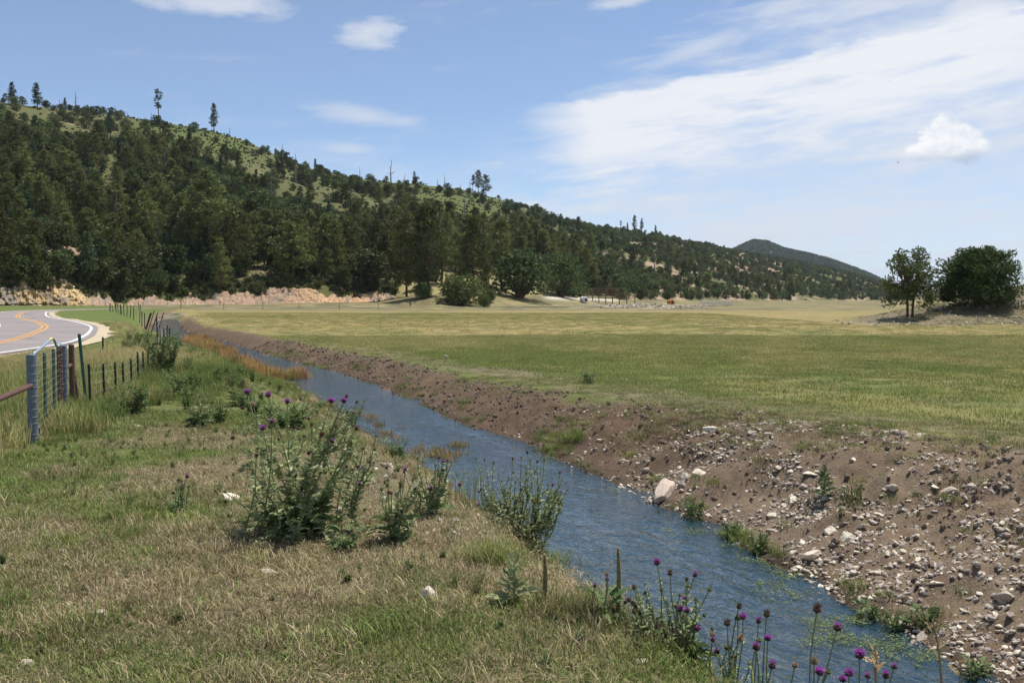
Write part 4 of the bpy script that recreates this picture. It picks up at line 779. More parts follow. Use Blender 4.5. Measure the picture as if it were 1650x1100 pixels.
# ------------------------------------------------------------------ leafy plants
def leaf_tpl(jag=4, broad=.3, spike=.55):
    xs = [0]; V = [(0, 0, 0)]; L = []; R_ = []
    for j in range(jag):
        x0 = (j + .35) / (jag + .4); x1 = (j + .95) / (jag + .4); w = broad * (1 - .55 * abs(2 * (j + .5) / jag - .8))
        L += [(x0, w, .05), (x1, w * spike, .0)]; R_ += [(x0, -w, .05), (x1, -w * spike, .0)]
    V = [(0, 0, 0)] + L + [(1, 0, -.02)] + R_[::-1]; n = len(V); mids = len(V); V.append((.5, 0, -.03)); T = [[mids, i, (i + 1) % n] for i in range(n)]
    return np.array(V, float), np.array(T)
JAG = leaf_tpl(4, .24, .35); BROAD = leaf_tpl(3, .2, .92); JAG2 = leaf_tpl(3, .28, .3)
def leaves(mb, tpl, P, D, L, cols, r, droop=.25, up=None):
    V0, T0 = tpl; n = len(P); P = np.asarray(P, float); D = np.asarray(D, float); D = D / (np.linalg.norm(D, axis=1, keepdims=True) + 1e-9)
    A = np.cross(D, np.array([[0, 0, 1.]])); A /= np.linalg.norm(A, axis=1, keepdims=True) + 1e-6; B = np.cross(A, D); tw = r.normal(size=n) * .5
    A2 = A * np.cos(tw)[:, None] + B * np.sin(tw)[:, None]; B2 = np.cross(A2, D)
    x = V0[None, :, 0] ; z = V0[None, :, 2] - droop * V0[None, :, 0] ** 2
    V = P[:, None] + L[:, None, None] * (D[:, None] * x[..., None] + A2[:, None] * V0[None, :, 1, None] + B2[:, None] * V0[None, :, 2, None] + np.array([0, 0, -1.])[None, None] * (droop * V0[None, :, 0] ** 2)[..., None])
    k = len(V0); c = np.asarray(cols)[r.integers(0, len(cols), n)] * (.75 + .5 * r.random(n))[:, None]
    mb.add(V.reshape(-1, 3), (np.arange(n)[:, None, None] * k + T0[None]).reshape(-1, 3), np.repeat(c, k, 0))
TC = [(.30, .355, .16), (.25, .31, .13), (.34, .39, .19), (.40, .43, .25)]
TCD = [(.13, .185, .07), (.11, .16, .06), (.155, .205, .08)]
def bulb(mb, r0, h0, col, n=10, z0=0.0, jag=0.0, rr=None):
    zs = np.linspace(0, 1, 6); th = np.linspace(0, 6.283, n, endpoint=False); V = []
    for i, t in enumerate(zs):
        rad = r0 * math.sin(math.pi * (.12 + .78 * t)) * (1 + jag * (1 if i % 2 else -1))
        V += [(math.cos(a_ + .3 * i) * rad, math.sin(a_ + .3 * i) * rad, z0 + h0 * t) for a_ in th]
    V = np.array(V); i = np.arange(5)[:, None] * n; j = np.arange(n)[None]; mb.add(V, np.stack([i + j, i + (j + 1) % n, i + n + (j + 1) % n, i + n + j], -1).reshape(-1, 4), col)
def florets(mb, r0, z0, L, n, cols, seed, spread=.9):
    r = np.random.default_rng(seed); ph = np.arccos(1 - r.random(n) * spread); a_ = r.random(n) * 6.28
    D = np.stack([np.sin(ph) * np.cos(a_), np.sin(ph) * np.sin(a_), np.cos(ph)], 1); P = D * r0 * .35 + [0, 0, z0]; sd_ = np.cross(D, r.normal(size=(n, 3))); sd_ /= np.linalg.norm(sd_, axis=1, keepdims=True)
    l = L * (.8 + .4 * r.random(n))[:, None]; w = .12 * L; V = np.stack([P - sd_ * w * .4, P + sd_ * w * .4, P + D * l + sd_ * w * .5, P + D * l - sd_ * w * .5], 1).reshape(-1, 3)
    c = np.asarray(cols)[r.integers(0, len(cols), n)]; mb.add(V, np.arange(n * 4).reshape(-1, 4), np.repeat(c, 4, 0))
PUR = [(.44, .12, .45), (.36, .08, .38), (.54, .20, .54)]
def heads():
    o = {}
    for nm, cup, fl, n, sp_, L in (('purple', (.11, .075, .07), PUR, 200, .95, .0175), ('half', (.09, .05, .045), PUR, 60, .35, .017), ('brown', (.13, .085, .055), [(.16, .10, .06), (.10, .06, .05)], 90, .75, .014), ('pale', (.30, .22, .13), [(.42, .33, .22), (.36, .27, .17)], 80, .8, .016), ('bud', (.12, .14, .06), [(.14, .16, .07)], 40, .5, .008)):
        mb = MB(); bulb(mb, .0165, .026, cup, 10, 0, .07); florets(mb, .016, .02, L, n, fl, 5, sp_)
        r = np.random.default_rng(3); n_ = 34; a_ = r.random(n_) * 6.28; z_ = r.random(n_); D = np.stack([np.cos(a_), np.sin(a_), z_ - .35], 1); D /= np.linalg.norm(D, axis=1, keepdims=True); Pp = np.stack([np.cos(a_) * .014, np.sin(a_) * .014, .004 + .02 * z_], 1); sd_ = np.cross(D, [0, 0, 1.])
        mb.add(np.stack([Pp - sd_ * .003, Pp + sd_ * .003, Pp + D * .013], 1).reshape(-1, 3), np.arange(n_ * 3).reshape(-1, 3), np.array(cup) * 1.1); o[nm] = mb.mesh('flower_head', m_petal)
    return o
HEADS = heads(); HN = {'purple': 'flower', 'half': 'flower', 'brown': 'seed_head', 'pale': 'seed_head', 'bud': 'bud'}
def thistle(name, label, base, tips, filler=6, height=.8, spread=.35, basal=26, bl=.2, dens=30, ll=.075, seed=1, cols=TC, dark=TCD, group=None, cat='thistle', hs=1.0, rootr=.06):
    """tips: (point, head kind, size). Stems climb from the root to each tip; spiny leaves sit along them."""
    r = np.random.default_rng(seed); e = empty(name, base); tag(e, label, cat, group); B = np.array(base); sm = MB(); lm = MB(); paths = []
    T = [(np.array(p) - B, k, s) for p, k, s in tips]
    for i in range(filler):
        a_ = r.random() * 6.28; q = spread * math.sqrt(r.random()); T.append((np.array([math.cos(a_) * q, math.sin(a_) * q, height * (.5 + .42 * r.random())]), r.choice(['bud', 'bud', 'brown', '']), .7))
    mains = []
    for i, (p, k, s) in enumerate(T):
        rt = np.array([r.normal() * rootr, r.normal() * rootr, -.03])
        if mains and i % 3 and len(mains) > 2:                     # fork off an earlier stem
            j = int(np.argmin([np.linalg.norm(m[-1][:2] - p[:2]) for m in mains])); m = mains[j]; rt = m[int(len(m) * (.25 + .3 * r.random()))]
        mid = rt + (p - rt) * .5 + np.array([(p - rt)[0] * .06, (p - rt)[1] * .06, -.02 * np.linalg.norm(p - rt)]) + r.normal(size=3) * .015
        if p[2] < rt[2] + .05: rt = np.array([0, 0, -.03])
        pts = crom([rt, lerp(rt, mid, .5) + r.normal(size=3) * .01, mid, lerp(mid, p, .55) + r.normal(size=3) * .008, p], 4); mains.append(pts); R0 = .0066 * hs * (1.0 if i % 3 == 0 else .8)
        sm.add(*tube(pts, np.linspace(R0, .0032, len(pts)), 5, False), (1, 1, 1)); Ls = np.sum(np.linalg.norm(np.diff(pts, axis=0), axis=1)); n = int(dens * Ls); t = r.random(n) * (.86 if k in ('purple', 'pale', 'brown') and s > .95 else .97); 
        f_ = t * (len(pts) - 1); i0 = np.minimum(f_.astype(int), len(pts) - 2); pp = pts[i0] + (pts[i0 + 1] - pts[i0]) * (f_ - i0)[:, None]; a_ = r.random(n) * 6.28; D = np.stack([np.cos(a_), np.sin(a_), .35 + .5 * r.random(n)], 1)
        leaves(lm, JAG, pp, D, ll * hs * (1.35 - .95 * t) * (.5 + .8 * r.random(n)), cols, r, .3)
        if k:
            o = link(HN[k], HEADS[k], e, tuple(p)); d_ = Vector(pts[-1] - pts[-3]).normalized(); d_ = (d_ + Vector((0, 0, .3 if k != 'brown' else -.1))).normalized(); o.rotation_euler = d_.to_track_quat('Z', 'Y').to_euler(); o.scale = (s * hs * r.uniform(.82, 1.0),) * 2 + (s * hs * r.uniform(.75, 1.0),)
    a_ = r.random(basal) * 6.28; el_ = r.random(basal); D = np.stack([np.cos(a_), np.sin(a_), .1 + .9 * el_], 1); Pp = np.stack([np.cos(a_) * .05, np.sin(a_) * .05, .015 + .12 * el_], 1) * (1 + 2 * rootr)
    if basal: leaves(lm, JAG, Pp, D, bl * (.6 + .7 * r.random(basal)), dark, r, .45)
    link('stem', sm.mesh('stem', m_stem), e); link('foliage', lm.mesh('foliage', m_thistle), e); return e
def tp_(lst, Y, j=.0, r_=np.random.default_rng(3)): return [(at(x, y, Y + r_.normal() * j), k, s) for x, y, k, s in lst]
# the big thistle on the left bank
b0 = hit(482, 862); YA = b0.y
A_ = [(399, 632, 'purple', 1.45), (433, 636, 'purple', 1.4), (463, 647, 'purple', 1.35), (533, 645, 'purple', 1.5), (553, 645, 'purple', 1.4), (424, 689, 'purple', 1.4), (438, 678, 'half', 1.1), (573, 689, 'half', 1.3), (534, 709, 'half', 1.1), (391, 655, 'brown', 1.2), (408, 650, 'pale', 1.3), (403, 658, 'brown', 1.0), (435, 686, 'brown', .9), (502, 683, 'brown', 1.1), (518, 698, 'brown', 1.3), (542, 687, 'pale', 1.3), (541, 697, 'brown', 1.1), (557, 637, 'brown', .9), (574, 646, 'brown', .8), (558, 662, 'brown', .8), (569, 662, 'pale', 1.0), (377, 703, 'brown', 1.1), (490, 700, 'bud', 1.2), (575, 746, 'half', 1.0), (579, 778, 'half', 1.0), (606, 700, 'bud', .8), (480, 688, 'half', .8), (498, 672, 'half', .7), (585, 720, 'bud', .9), (465, 720, 'bud', .9), (415, 720, 'bud', .9), (595, 770, 'bud', .8)]
thistle('thistle_plant', 'largest many stemmed thistle with purple heads on the left bank', b0, tp_([(x, y + 4, k, s * .8) for x, y, k, s in A_], YA, .2), 30, .72, .55, 140, .21, 90, .066, 11, hs=1.05, rootr=.2)
b1 = hit(838, 893); YB = b1.y
B_ = [(742, 783, 'purple', 1.1), (902, 763, 'half', .9), (890, 782, 'half', .9), (781, 798, 'half', .8), (771, 814, 'half', .8), (850, 731, 'brown', .9), (826, 741, 'brown', .8), (795, 747, 'bud', .9), (877, 742, 'bud', .8), (767, 740, 'bud', .8), (781, 742, 'bud', .8), (866, 745, 'brown', .8), (862, 760, 'bud', .8), (809, 776, 'bud', .8), (828, 762, 'bud', .8), (840, 738, 'bud', .7), (855, 742, 'bud', .8), (914, 790, 'bud', .8), (905, 773, 'bud', .7), (893, 810, 'bud', .7), (820, 770, 'bud', .7), (803, 765, 'bud', .7), (848, 755, 'bud', .7)]
thistle('thistle_plant', 'upright thistle with thin stems standing at the water edge left of mid stream', b1, tp_(B_, YB, .12), 85, .74, .46, 50, .17, 105, .062, 12, rootr=.15)
b2 = hit(637, 872); C_ = [(650, 826, 'half', 1.2), (653, 758, 'half', .9), (625, 775, 'bud', .8), (645, 780, 'bud', .8), (668, 790, 'bud', .8), (615, 790, 'bud', .8), (640, 800, 'bud', .8), (660, 810, 'bud', .8)]
thistle('thistle_plant', 'short thistle on the stony slope right of the largest thistle', b2, tp_(C_, b2.y, .06), 14, .5, .2, 22, .15, 75, .06, 13, rootr=.04)
b3 = hit(693, 832); D_ = [(713, 748, 'half', 1.0), (694, 790, 'half', 1.0), (673, 740, 'bud', .8), (727, 748, 'bud', .7), (705, 760, 'bud', .8), (665, 775, 'bud', .8), (652, 762, 'half', .8), (716, 770, 'bud', .8)]
thistle('thistle_plant', 'small leaning thistle beside the water behind the short one', b3, tp_(D_, b3.y, .06), 12, .5, .18, 16, .14, 75, .06, 14, rootr=.04)
b4 = hit(322, 688); thistle('thistle_plant', 'small dark thistle alone in grass left of the largest thistle', b4, tp_([(310, 636, 'bud', 1), (322, 640, 'bud', 1), (333, 628, 'bud', 1), (345, 622, 'pale', 1.3), (338, 650, 'bud', 1), (306, 655, 'bud', 1)], b4.y, .05), 8, .55, .2, 30, .22, 36, .1, 15, TC, rootr=.05)
b5 = hit(293, 826); thistle('thistle_plant', 'tiny thin thistle on the dry lawn', b5, tp_([(301, 770, 'half', 1.0), (287, 775, 'bud', .8), (304, 785, 'bud', .8), (284, 790, 'bud', .7)], b5.y, .03), 3, .3, .08, 14, .09, 44, .055, 16, TCD + TC[:1], rootr=.015)
# foreground thistles along the water, heads standing against the stream
E_ = [(1059, 910, 'purple', 1.0), (1080, 927, 'brown', 1.0), (1119, 929, 'half', 1.0), (1105, 971, 'purple', 1.15), (1096, 985, 'purple', .85), (1107, 987, 'purple', .85), (1142, 952, 'bud', 1.0), (1122, 974, 'bud', .9), (1123, 1011, 'half', 1.0), (1073, 1016, 'pale', .9), (1108, 946, 'bud', .9), (1040, 957, 'bud', .8), (1022, 974, 'bud', .8), (1060, 1005, 'bud', .9), (1094, 1035, 'bud', .9), (1118, 1017, 'brown', .8), (1132, 992, 'bud', .7), (1032, 1027, 'brown', .9)]
def low(x, Y): X_ = (x - CX) / F * Y; return Vector((X_, Y, g1(X_, Y)))
b6 = low(1085, 4.75); thistle('thistle_plant', 'leafy foreground thistle at the bottom edge left of the bare tall heads', b6, tp_(E_, 4.75, .07), 40, .5, .24, 110, .18, 90, .055, 17, rootr=.08, hs=.95)
F_ = [(1190, 980, 'brown', 1.0), (1197, 997, 'purple', 1.0), (1189, 999, 'bud', 1.1), (1172, 1008, 'brown', 1.1), (1149, 1026, 'pale', 1.0), (1157, 1053, 'half', .9), (1171, 1047, 'bud', 1.1), (1191, 1033, 'pale', 1.1), (1184, 1062, 'pale', .9), (1148, 1033, 'half', .8)]
b7 = low(1176, 4.55); thistle('thistle_plant', 'tall thistle with brown and purple heads second from the bottom left of the water', b7, tp_(F_, 4.55, .05), 8, .45, .15, 40, .15, 40, .05, 18, rootr=.04, hs=.95)
G_ = [(1235, 994, 'brown', 1.1), (1222, 1004, 'half', .9), (1237, 1032, 'purple', 1.1), (1219, 1047, 'half', 1.2), (1222, 1034, 'bud', .9), (1243, 1077, 'half', 1.2), (1280, 1076, 'pale', 1.0)]
b8 = low(1226, 4.45); thistle('thistle_plant', 'slender thistle with a bright purple head above the water at the bottom edge', b8, tp_(G_, 4.45, .05), 6, .4, .12, 30, .14, 26, .045, 19, rootr=.03, hs=.95)
H_ = [(1316, 986, 'brown', 1.35), (1348, 1016, 'half', 1.3), (1312, 1070, 'pale', 1.1), (1320, 1087, 'purple', 1.2), (1333, 1085, 'bud', 1.0)]
b9 = low(1290, 4.3); thistle('thistle_plant', 'leaning thistle with a nodding brown head over the water', b9, tp_(H_, 4.3, .04), 0, .5, .1, 16, .14, 6, .04, 20, rootr=.03, hs=.95)
I_ = [(1385, 1061, 'purple', 1.3), (1368, 1089, 'purple', 1.2), (1440, 1077, 'half', .9), (1398, 1092, 'half', .9), (1427, 1092, 'half', 1.1), (1358, 1098, 'purple', 1.0)]
b10 = low(1375, 4.2); thistle('thistle_plant', 'rightmost low thistle with purple heads at the bottom edge', b10, tp_(I_, 4.2, .04), 0, .5, .1, 16, .14, 6, .04, 23, rootr=.03, hs=.95)
b11 = hit(975, 1002); thistle('thistle_plant', 'thin thistle with two stacked heads beside the tall seed spike', b11, tp_([(978, 928, 'pale', .9), (978, 936, 'half', .9), (958, 946, 'half', .8), (1007, 972, 'half', .8)], b11.y, .02), 0, .3, .1, 14, .12, 24, .04, 24, rootr=.02, hs=.85)
# bushy weeds by the fence and behind the big thistle
WC = [(.165, .225, .08), (.14, .20, .072), (.19, .245, .095)]
def weed(label, x, yb, yt, wpx, seed, cols=WC, n=26, ll=.11, dens=30, group=None, name='weed'):
    b = hit(x, yb); rr = np.random.default_rng(seed); tips = [(at(x + rr.uniform(-1, 1) * wpx / 2, yb + (yt - yb) * (.55 + .45 * rr.random()), b.y + rr.normal() * wpx / 2 * b.y / F * .6), '', 1) for _ in range(n)]
    return thistle(name, label, b, tips, 0, 0, 0, 20, ll * 1.8, dens, ll, seed, cols, TCD, group, 'weed', 1.0, wpx / 5 * b.y / F)
weed('tallest leafy dark green weed clump by the fence', 262, 606, 532, 62, 31, WC, 70, .11, 44)
weed('dark leafy weed clump at the foot of the short fence posts', 212, 668, 612, 62, 32, TCD + WC, 40, .09, 40)
weed('broad green weeds behind the largest thistle', 470, 690, 640, 120, 33, WC, 46, .11, 34)
weed('green weeds at the water edge behind the largest thistle', 556, 690, 640, 70, 34, WC, 26, .10, 32)
weed('green weed clump left of the largest thistle heads', 385, 655, 612, 60, 35, WC, 26, .10, 30)
weed('low weeds right of the largest thistle by the water', 640, 745, 705, 40, 36, WC, 20, .09, 30)
weed('leafy green weeds on the slope behind the fence posts', 290, 640, 590, 60, 37, WC, 26, .12, 28)
weed('weeds between the fence and the far bend', 225, 580, 540, 50, 38, WC, 24, .16, 26)
def tussock(label, x, y, wpx, hgt, seed, cols, n=260):
    P_ = hit(x, y); w = wpx * P_.y / F; o = link('grass_tussock', clump(seed, n, w, hgt, .005, cols, lean=.9).mesh('grass_tussock', m_grass)); o.location = P_; return tag(o, label, 'grass')
tussock('soft green grass tussock under the water edge thistle', 790, 905, 50, .22, 39, GC, 420)
tussock('green grass tussock right of the pale rosette', 890, 910, 36, .24, 40, GC, 320)
tussock('bushy grass tussock at the bank edge left of the tall spike', 925, 985, 60, .2, 41, GC + DC[:2], 420)
tussock('brown grass tuft on the bare earth beside the pale rosette', 690, 872, 40, .12, 44, DC, 200)
weed('dry pale weed tuft on the stony bank', 1375, 812, 775, 46, 42, [(.33, .27, .13), (.38, .31, .16)], 40, .05, 30)
weed('green tuft in the pasture near the bank', 948, 618, 592, 28, 43, [(.26, .31, .15), (.30, .34, .18)], 24, .10, 22)
for (x, y, w) in ((1118, 815, 40), (1440, 1000, 60), (1490, 990, 50), (1225, 870, 34), (1575, 1075, 40), (1180, 850, 26), (1395, 985, 40), (560, 872, 30)):
    weed('%s green weed clump at the waterline below the stony bank' % {1118: 'small', 1440: 'broad', 1490: 'dense', 1225: 'low', 1575: 'corner', 1180: 'tiny', 1395: 'dark', 560: 'low'}[x] if x != 560 else 'yellowing weed under the right side of the largest thistle', x, y + 14, y - 14, w, 50 + x, WC, 22, .06, 34)
def weed_kind(seed, cols, h, n, ll):
    r = np.random.default_rng(seed); lm = MB(); 
    for i in range(n):
        a_ = r.random() * 6.28; q = .22 * h * r.random(); top = np.array([math.cos(a_) * q * 2.2, math.sin(a_) * q * 2.2, h * (.5 + .5 * r.random())]); k = 16; t = r.random(k) ** .8; b_ = r.random(k) * 6.28
        lm.add(*tube([[math.cos(a_) * q * .5, math.sin(a_) * q * .5, -.02], top * .55, top], [.006, .005, .003], 4, False), cols[0]); leaves(lm, JAG2, top[None] * t[:, None], np.stack([np.cos(b_), np.sin(b_), .3 + .6 * r.random(k)], 1), ll * (1.2 - .7 * t) * (.6 + .7 * r.random(k)), cols, r, .3)
    return lm.mesh('weed_kind', m_thistle)
wk = collection('weed_kinds', [weed_kind(811, WC, .45, 14, .10), weed_kind(812, TCD, .35, 12, .09), weed_kind(813, [(.24, .27, .11), (.20, .23, .10)], .5, 12, .07), weed_kind(814, [(.34, .29, .14), (.28, .25, .12), (.24, .15, .08)], .5, 12, .06)])
r = np.random.default_rng(82); X, Y = cover(14, 48, 9000, .75); dL = (XL(Y) - X) * CO(Y); fx = np.interp(Y, [0, 12, 15.4, 21, 36, 71], [-6, -6.2, -7, -8.6, -13.6, -27.5]); nn = fbm(X / 1.6, Y / 1.6, 3, 821); kp = (dL > .3) & (X > fx - 1.5) & (PX(X, Y) < 660) & (nn > -.25) & (r.random(len(X)) < .5); X, Y, nn = X[kp], Y[kp], nn[kp]
X3, Y3 = cover(2.6, 14, 1500, .8); k3 = ((XL(Y3) - X3) * CO(Y3) > .8); X3, Y3 = X3[k3], Y3[k3]
scatter('lawn_weeds', np.column_stack([X3, Y3, gz(X3, Y3) - .01]), r.uniform(.10, .26, len(X3)), r.uniform(0, 6.28, len(X3)), r.integers(0, 4, len(X3)), wk, 'small broad leaved weeds in the lawn', 'weeds')
scatter('undergrowth', np.column_stack([X, Y, gz(X, Y)]), r.uniform(.45, 1.0, len(X)) * np.where((XL(Y) - X) * CO(Y) < 1.8, .55, 1), r.uniform(0, 6.28, len(X)), np.where(r.random(len(X)) < .14, 3, np.where(nn > .25, r.integers(0, 2, len(X)), r.integers(0, 3, len(X)))), wk, 'mixed leafy weeds between the fence and the stream', 'weeds')
# mulleins: rosettes of upright felty leaves and seed spikes
def mullein(label, base, hgt, n, ll, spike=0.0, seed=1, cols=((.22, .25, .13), (.26, .28, .16), (.18, .21, .10))):
    r = np.random.default_rng(seed); e = empty('mullein_plant', base); tag(e, label, 'mullein'); lm = MB(); t = np.linspace(0, 1, max(n, 1)); a_ = np.arange(n) * 2.4 + r.normal(size=n) * .3
    if n: leaves(lm, BROAD, np.stack([np.cos(a_) * .015, np.sin(a_) * .015, .02 + hgt * t * .9], 1), np.stack([np.cos(a_) * (1 - .45 * t), np.sin(a_) * (1 - .45 * t), .35 + 1.3 * t], 1), ll * (1.1 - .75 * t), list(cols), r, .25); link('foliage', lm.mesh('foliage', m_thistle), e)
    st = MB(); st.add(*tube([[0, 0, -.03], [.004, 0, hgt * .5], [0, .003, hgt]], [.008, .007, .005], 6)); link('stem', st.mesh('stem', m_stem), e)
    if spike:
        sb = MB(); k = 60; zz = np.linspace(0, 1, k); sb.add(*tube(np.column_stack([.006 * np.sin(zz * 3), zz * 0, hgt * .25 + zz * (hgt * .75 + spike)]), (.0125 + .0035 * ((np.arange(k) % 2) * 2 - 1)) * (1 - .5 * zz ** 4), 9)); link('seed_spike', sb.mesh('seed_spike', m_mull), e)
    return e
b = hit(995, 1008); mullein('tall brown seed spike standing on the bank edge against the water', b, .2, 12, .10, (at(995, 882, b.y).z - b.z) - .2, 61)
b = hit(877, 976); mullein('short brown seed spike beside the pale rosette', b, .16, 10, .07, (at(877, 893, b.y).z - b.z) - .16, 62)
b = hit(828, 970); mullein('pale green upright rosette on the near bank', b, (at(828, 895, b.y).z - b.z), 34, .15, 0, 63, ((.30, .33, .17), (.24, .28, .13), (.35, .36, .20)))
b = hit(1328, 803); mullein('dark green leafy rosette among rocks on the stony bank', b, (at(1328, 748, b.y).z - b.z), 30, .17, 0, 64, ((.09, .13, .05), (.12, .16, .07)))
b = low(1646, 4.9); b.z = g1(b.x, b.y); 
def stalk(label, x0, y0, x1, y1, Y, rad=.006, m=m_dry):
    p0, p1 = at(x0, y0, Y), at(x1, y1, Y); gb = g1(p1.x, Y); d_ = np.array(p0 - p1); p2 = np.array(p1) + d_ * ((gb - p1.z) / d_[2] if d_[2] else 0) * .6; p2[2] = gb - .02
    e = empty('dry_stalk', p2); tag(e, label, 'stalk'); q = np.array(p0) - p2; qm = np.array(p1) - p2; mbs = MB(); mbs.add(*tube(crom([[0, 0, 0], qm if np.linalg.norm(qm) > .05 else q * .3, lerp(qm, q, .5) + [.01, 0, 0], q], 4), np.linspace(rad, rad * .45, 13), 6)); link('stem', mbs.mesh('stem', m), e)
    lm = MB(); r = np.random.default_rng(int(x0)); n = 9; t = .2 + .75 * r.random(n); a_ = r.random(n) * 6.28; leaves(lm, BROAD, lerp(qm[None], q[None], t[:, None]), np.stack([np.cos(a_), np.sin(a_), .7 + r.random(n)], 1), .07 * (.5 + r.random(n)), [(.40, .31, .18), (.34, .26, .14)], r, .3); link('dry_leaf', lm.mesh('dry_leaf', m_thistle), e)
stalk('tall dry tan stalk at the bottom right against the bank', 1503, 998, 1517, 1100, 5.0, .009)
stalk('short dry tan stalk at the bottom edge over the water', 1408, 1038, 1411, 1100, 4.4, .007)
stalk('small dry stalk at the bottom right corner', 1546, 1064, 1547, 1100, 5.0, .006)

# floating cress near the right edge of the stream
mbw = MB(); rr = np.random.default_rng(77); a_ = rr.random(9) * 6.28; leaves(mbw, BROAD, np.stack([rr.normal(size=9) * .03, rr.normal(size=9) * .03, .006 + .01 * rr.random(9)], 1), np.stack([np.cos(a_), np.sin(a_), .15 + .3 * rr.random(9)], 1), .024 * (.6 + .8 * rr.random(9)), [(.20, .26, .09), (.26, .30, .14), (.14, .19, .07)], rr, .1)
cw = collection('cress_kinds', [mbw.mesh('cress_kind', m_leaf)]); xs = []; r = np.random.default_rng(78)
for (x, y, w, hh_, k) in ((1235, 902, 26, 8, 60), (1205, 880, 30, 5, 36), (1265, 925, 22, 6, 40), (1320, 1005, 18, 7, 40), (1340, 1030, 28, 8, 50), (1410, 1035, 26, 9, 60), (1445, 1050, 22, 6, 30), (1110, 858, 30, 5, 26), (1000, 790, 25, 4, 24), (1380, 1000, 18, 5, 26), (1240, 945, 14, 6, 26), (880, 738, 25, 3, 20), (760, 760, 30, 8, 14), (1280, 960, 20, 6, 16), (1495, 1060, 14, 5, 20)):
    for _ in range(k):
        d_ = ray(x + r.normal() * w * .95, y + r.normal() * hh_ * .95); t = (ZW - CAMZ) / d_[2]; xs.append((d_[0] * t, d_[1] * t, ZW + .004))
xs = np.array(xs); scatter('watercress', xs, r.uniform(.5, 1.3, len(xs)), r.uniform(0, 6.28, len(xs)), np.zeros(len(xs)), cw, 'patches of pale green cress floating near the stony bank', 'watercress')

# ------------------------------------------------------------------ stones
def icos(sub=2):
    import bmesh
    bm = bmesh.new(); bmesh.ops.create_icosphere(bm, subdivisions=sub, radius=1); V = np.array([v.co[:] for v in bm.verts]); T = np.array([[v.index for v in f.verts] for f in bm.faces]); bm.free(); return V, T
I2, I1 = icos(3), icos(1)
def rock_mesh(seed, ico, m, sx=1.0, sy=.8, sz=.55, cuts=13):
    r = np.random.default_rng(seed); V, T = ico[0].copy(), ico[1]
    for _ in range(cuts):
        n = r.normal(size=3); n /= np.linalg.norm(n); d = .42 + .3 * r.random(); q = V @ n; V = V - np.outer(np.maximum(q - d, 0), n)
    V = V * (1 + .018 * r.normal(size=(len(V), 1))) if len(V) > 20 else V
    V = V * [sx, sy, sz]; V /= np.abs(V[:, 0]).max(); return MB().add(V * .5, T).mesh('rock', m)
RM = [rock_mesh(700 + i, I2, m_rock, 1, .65 + .05 * (i % 5), .42 + .07 * (i % 4)) for i in range(10)]; RMD = [rock_mesh(730 + i, I2, m_rockd, 1, .7, .5) for i in range(4)]; RS = [rock_mesh(750 + i, I1, m_rock if i < 5 else m_rockd, 1, .7, .45 + .05 * (i % 3), 5) for i in range(9)]
rocks_at = []
def rock(label, x, y, wpx, seed, dull=False, tall=1.0, rot=None, tilt=0.0, sink=.34, group=None, P_=None, name='rock'):
    P_ = P_ or hit(x, y); s = wpx * P_.y / F; pool = RMD if dull else RM; me = pool[seed % len(pool)]; o = link(name, me)
    o.location = (P_.x, P_.y, P_.z + s * .22 * tall - s * sink * .5); o.scale = (s, s, s * tall); o.rotation_euler = (random.uniform(-.25, .25) + tilt, random.uniform(-.25, .25), rot if rot is not None else random.random() * 6.28); rocks_at.append((P_.x, P_.y, s)); return tag(o, label, 'rock', group)
o = rock('largest long pinkish boulder leaning at the foot of the stony bank', 1075, 797, 44, 3, tall=1.0, rot=1.15, tilt=-.1); o.scale.x *= 1.55; o.scale.y *= .8; o.data = rock_mesh(703, I2, m_rockp, 1, .8, .63); o.rotation_euler.y = -.35
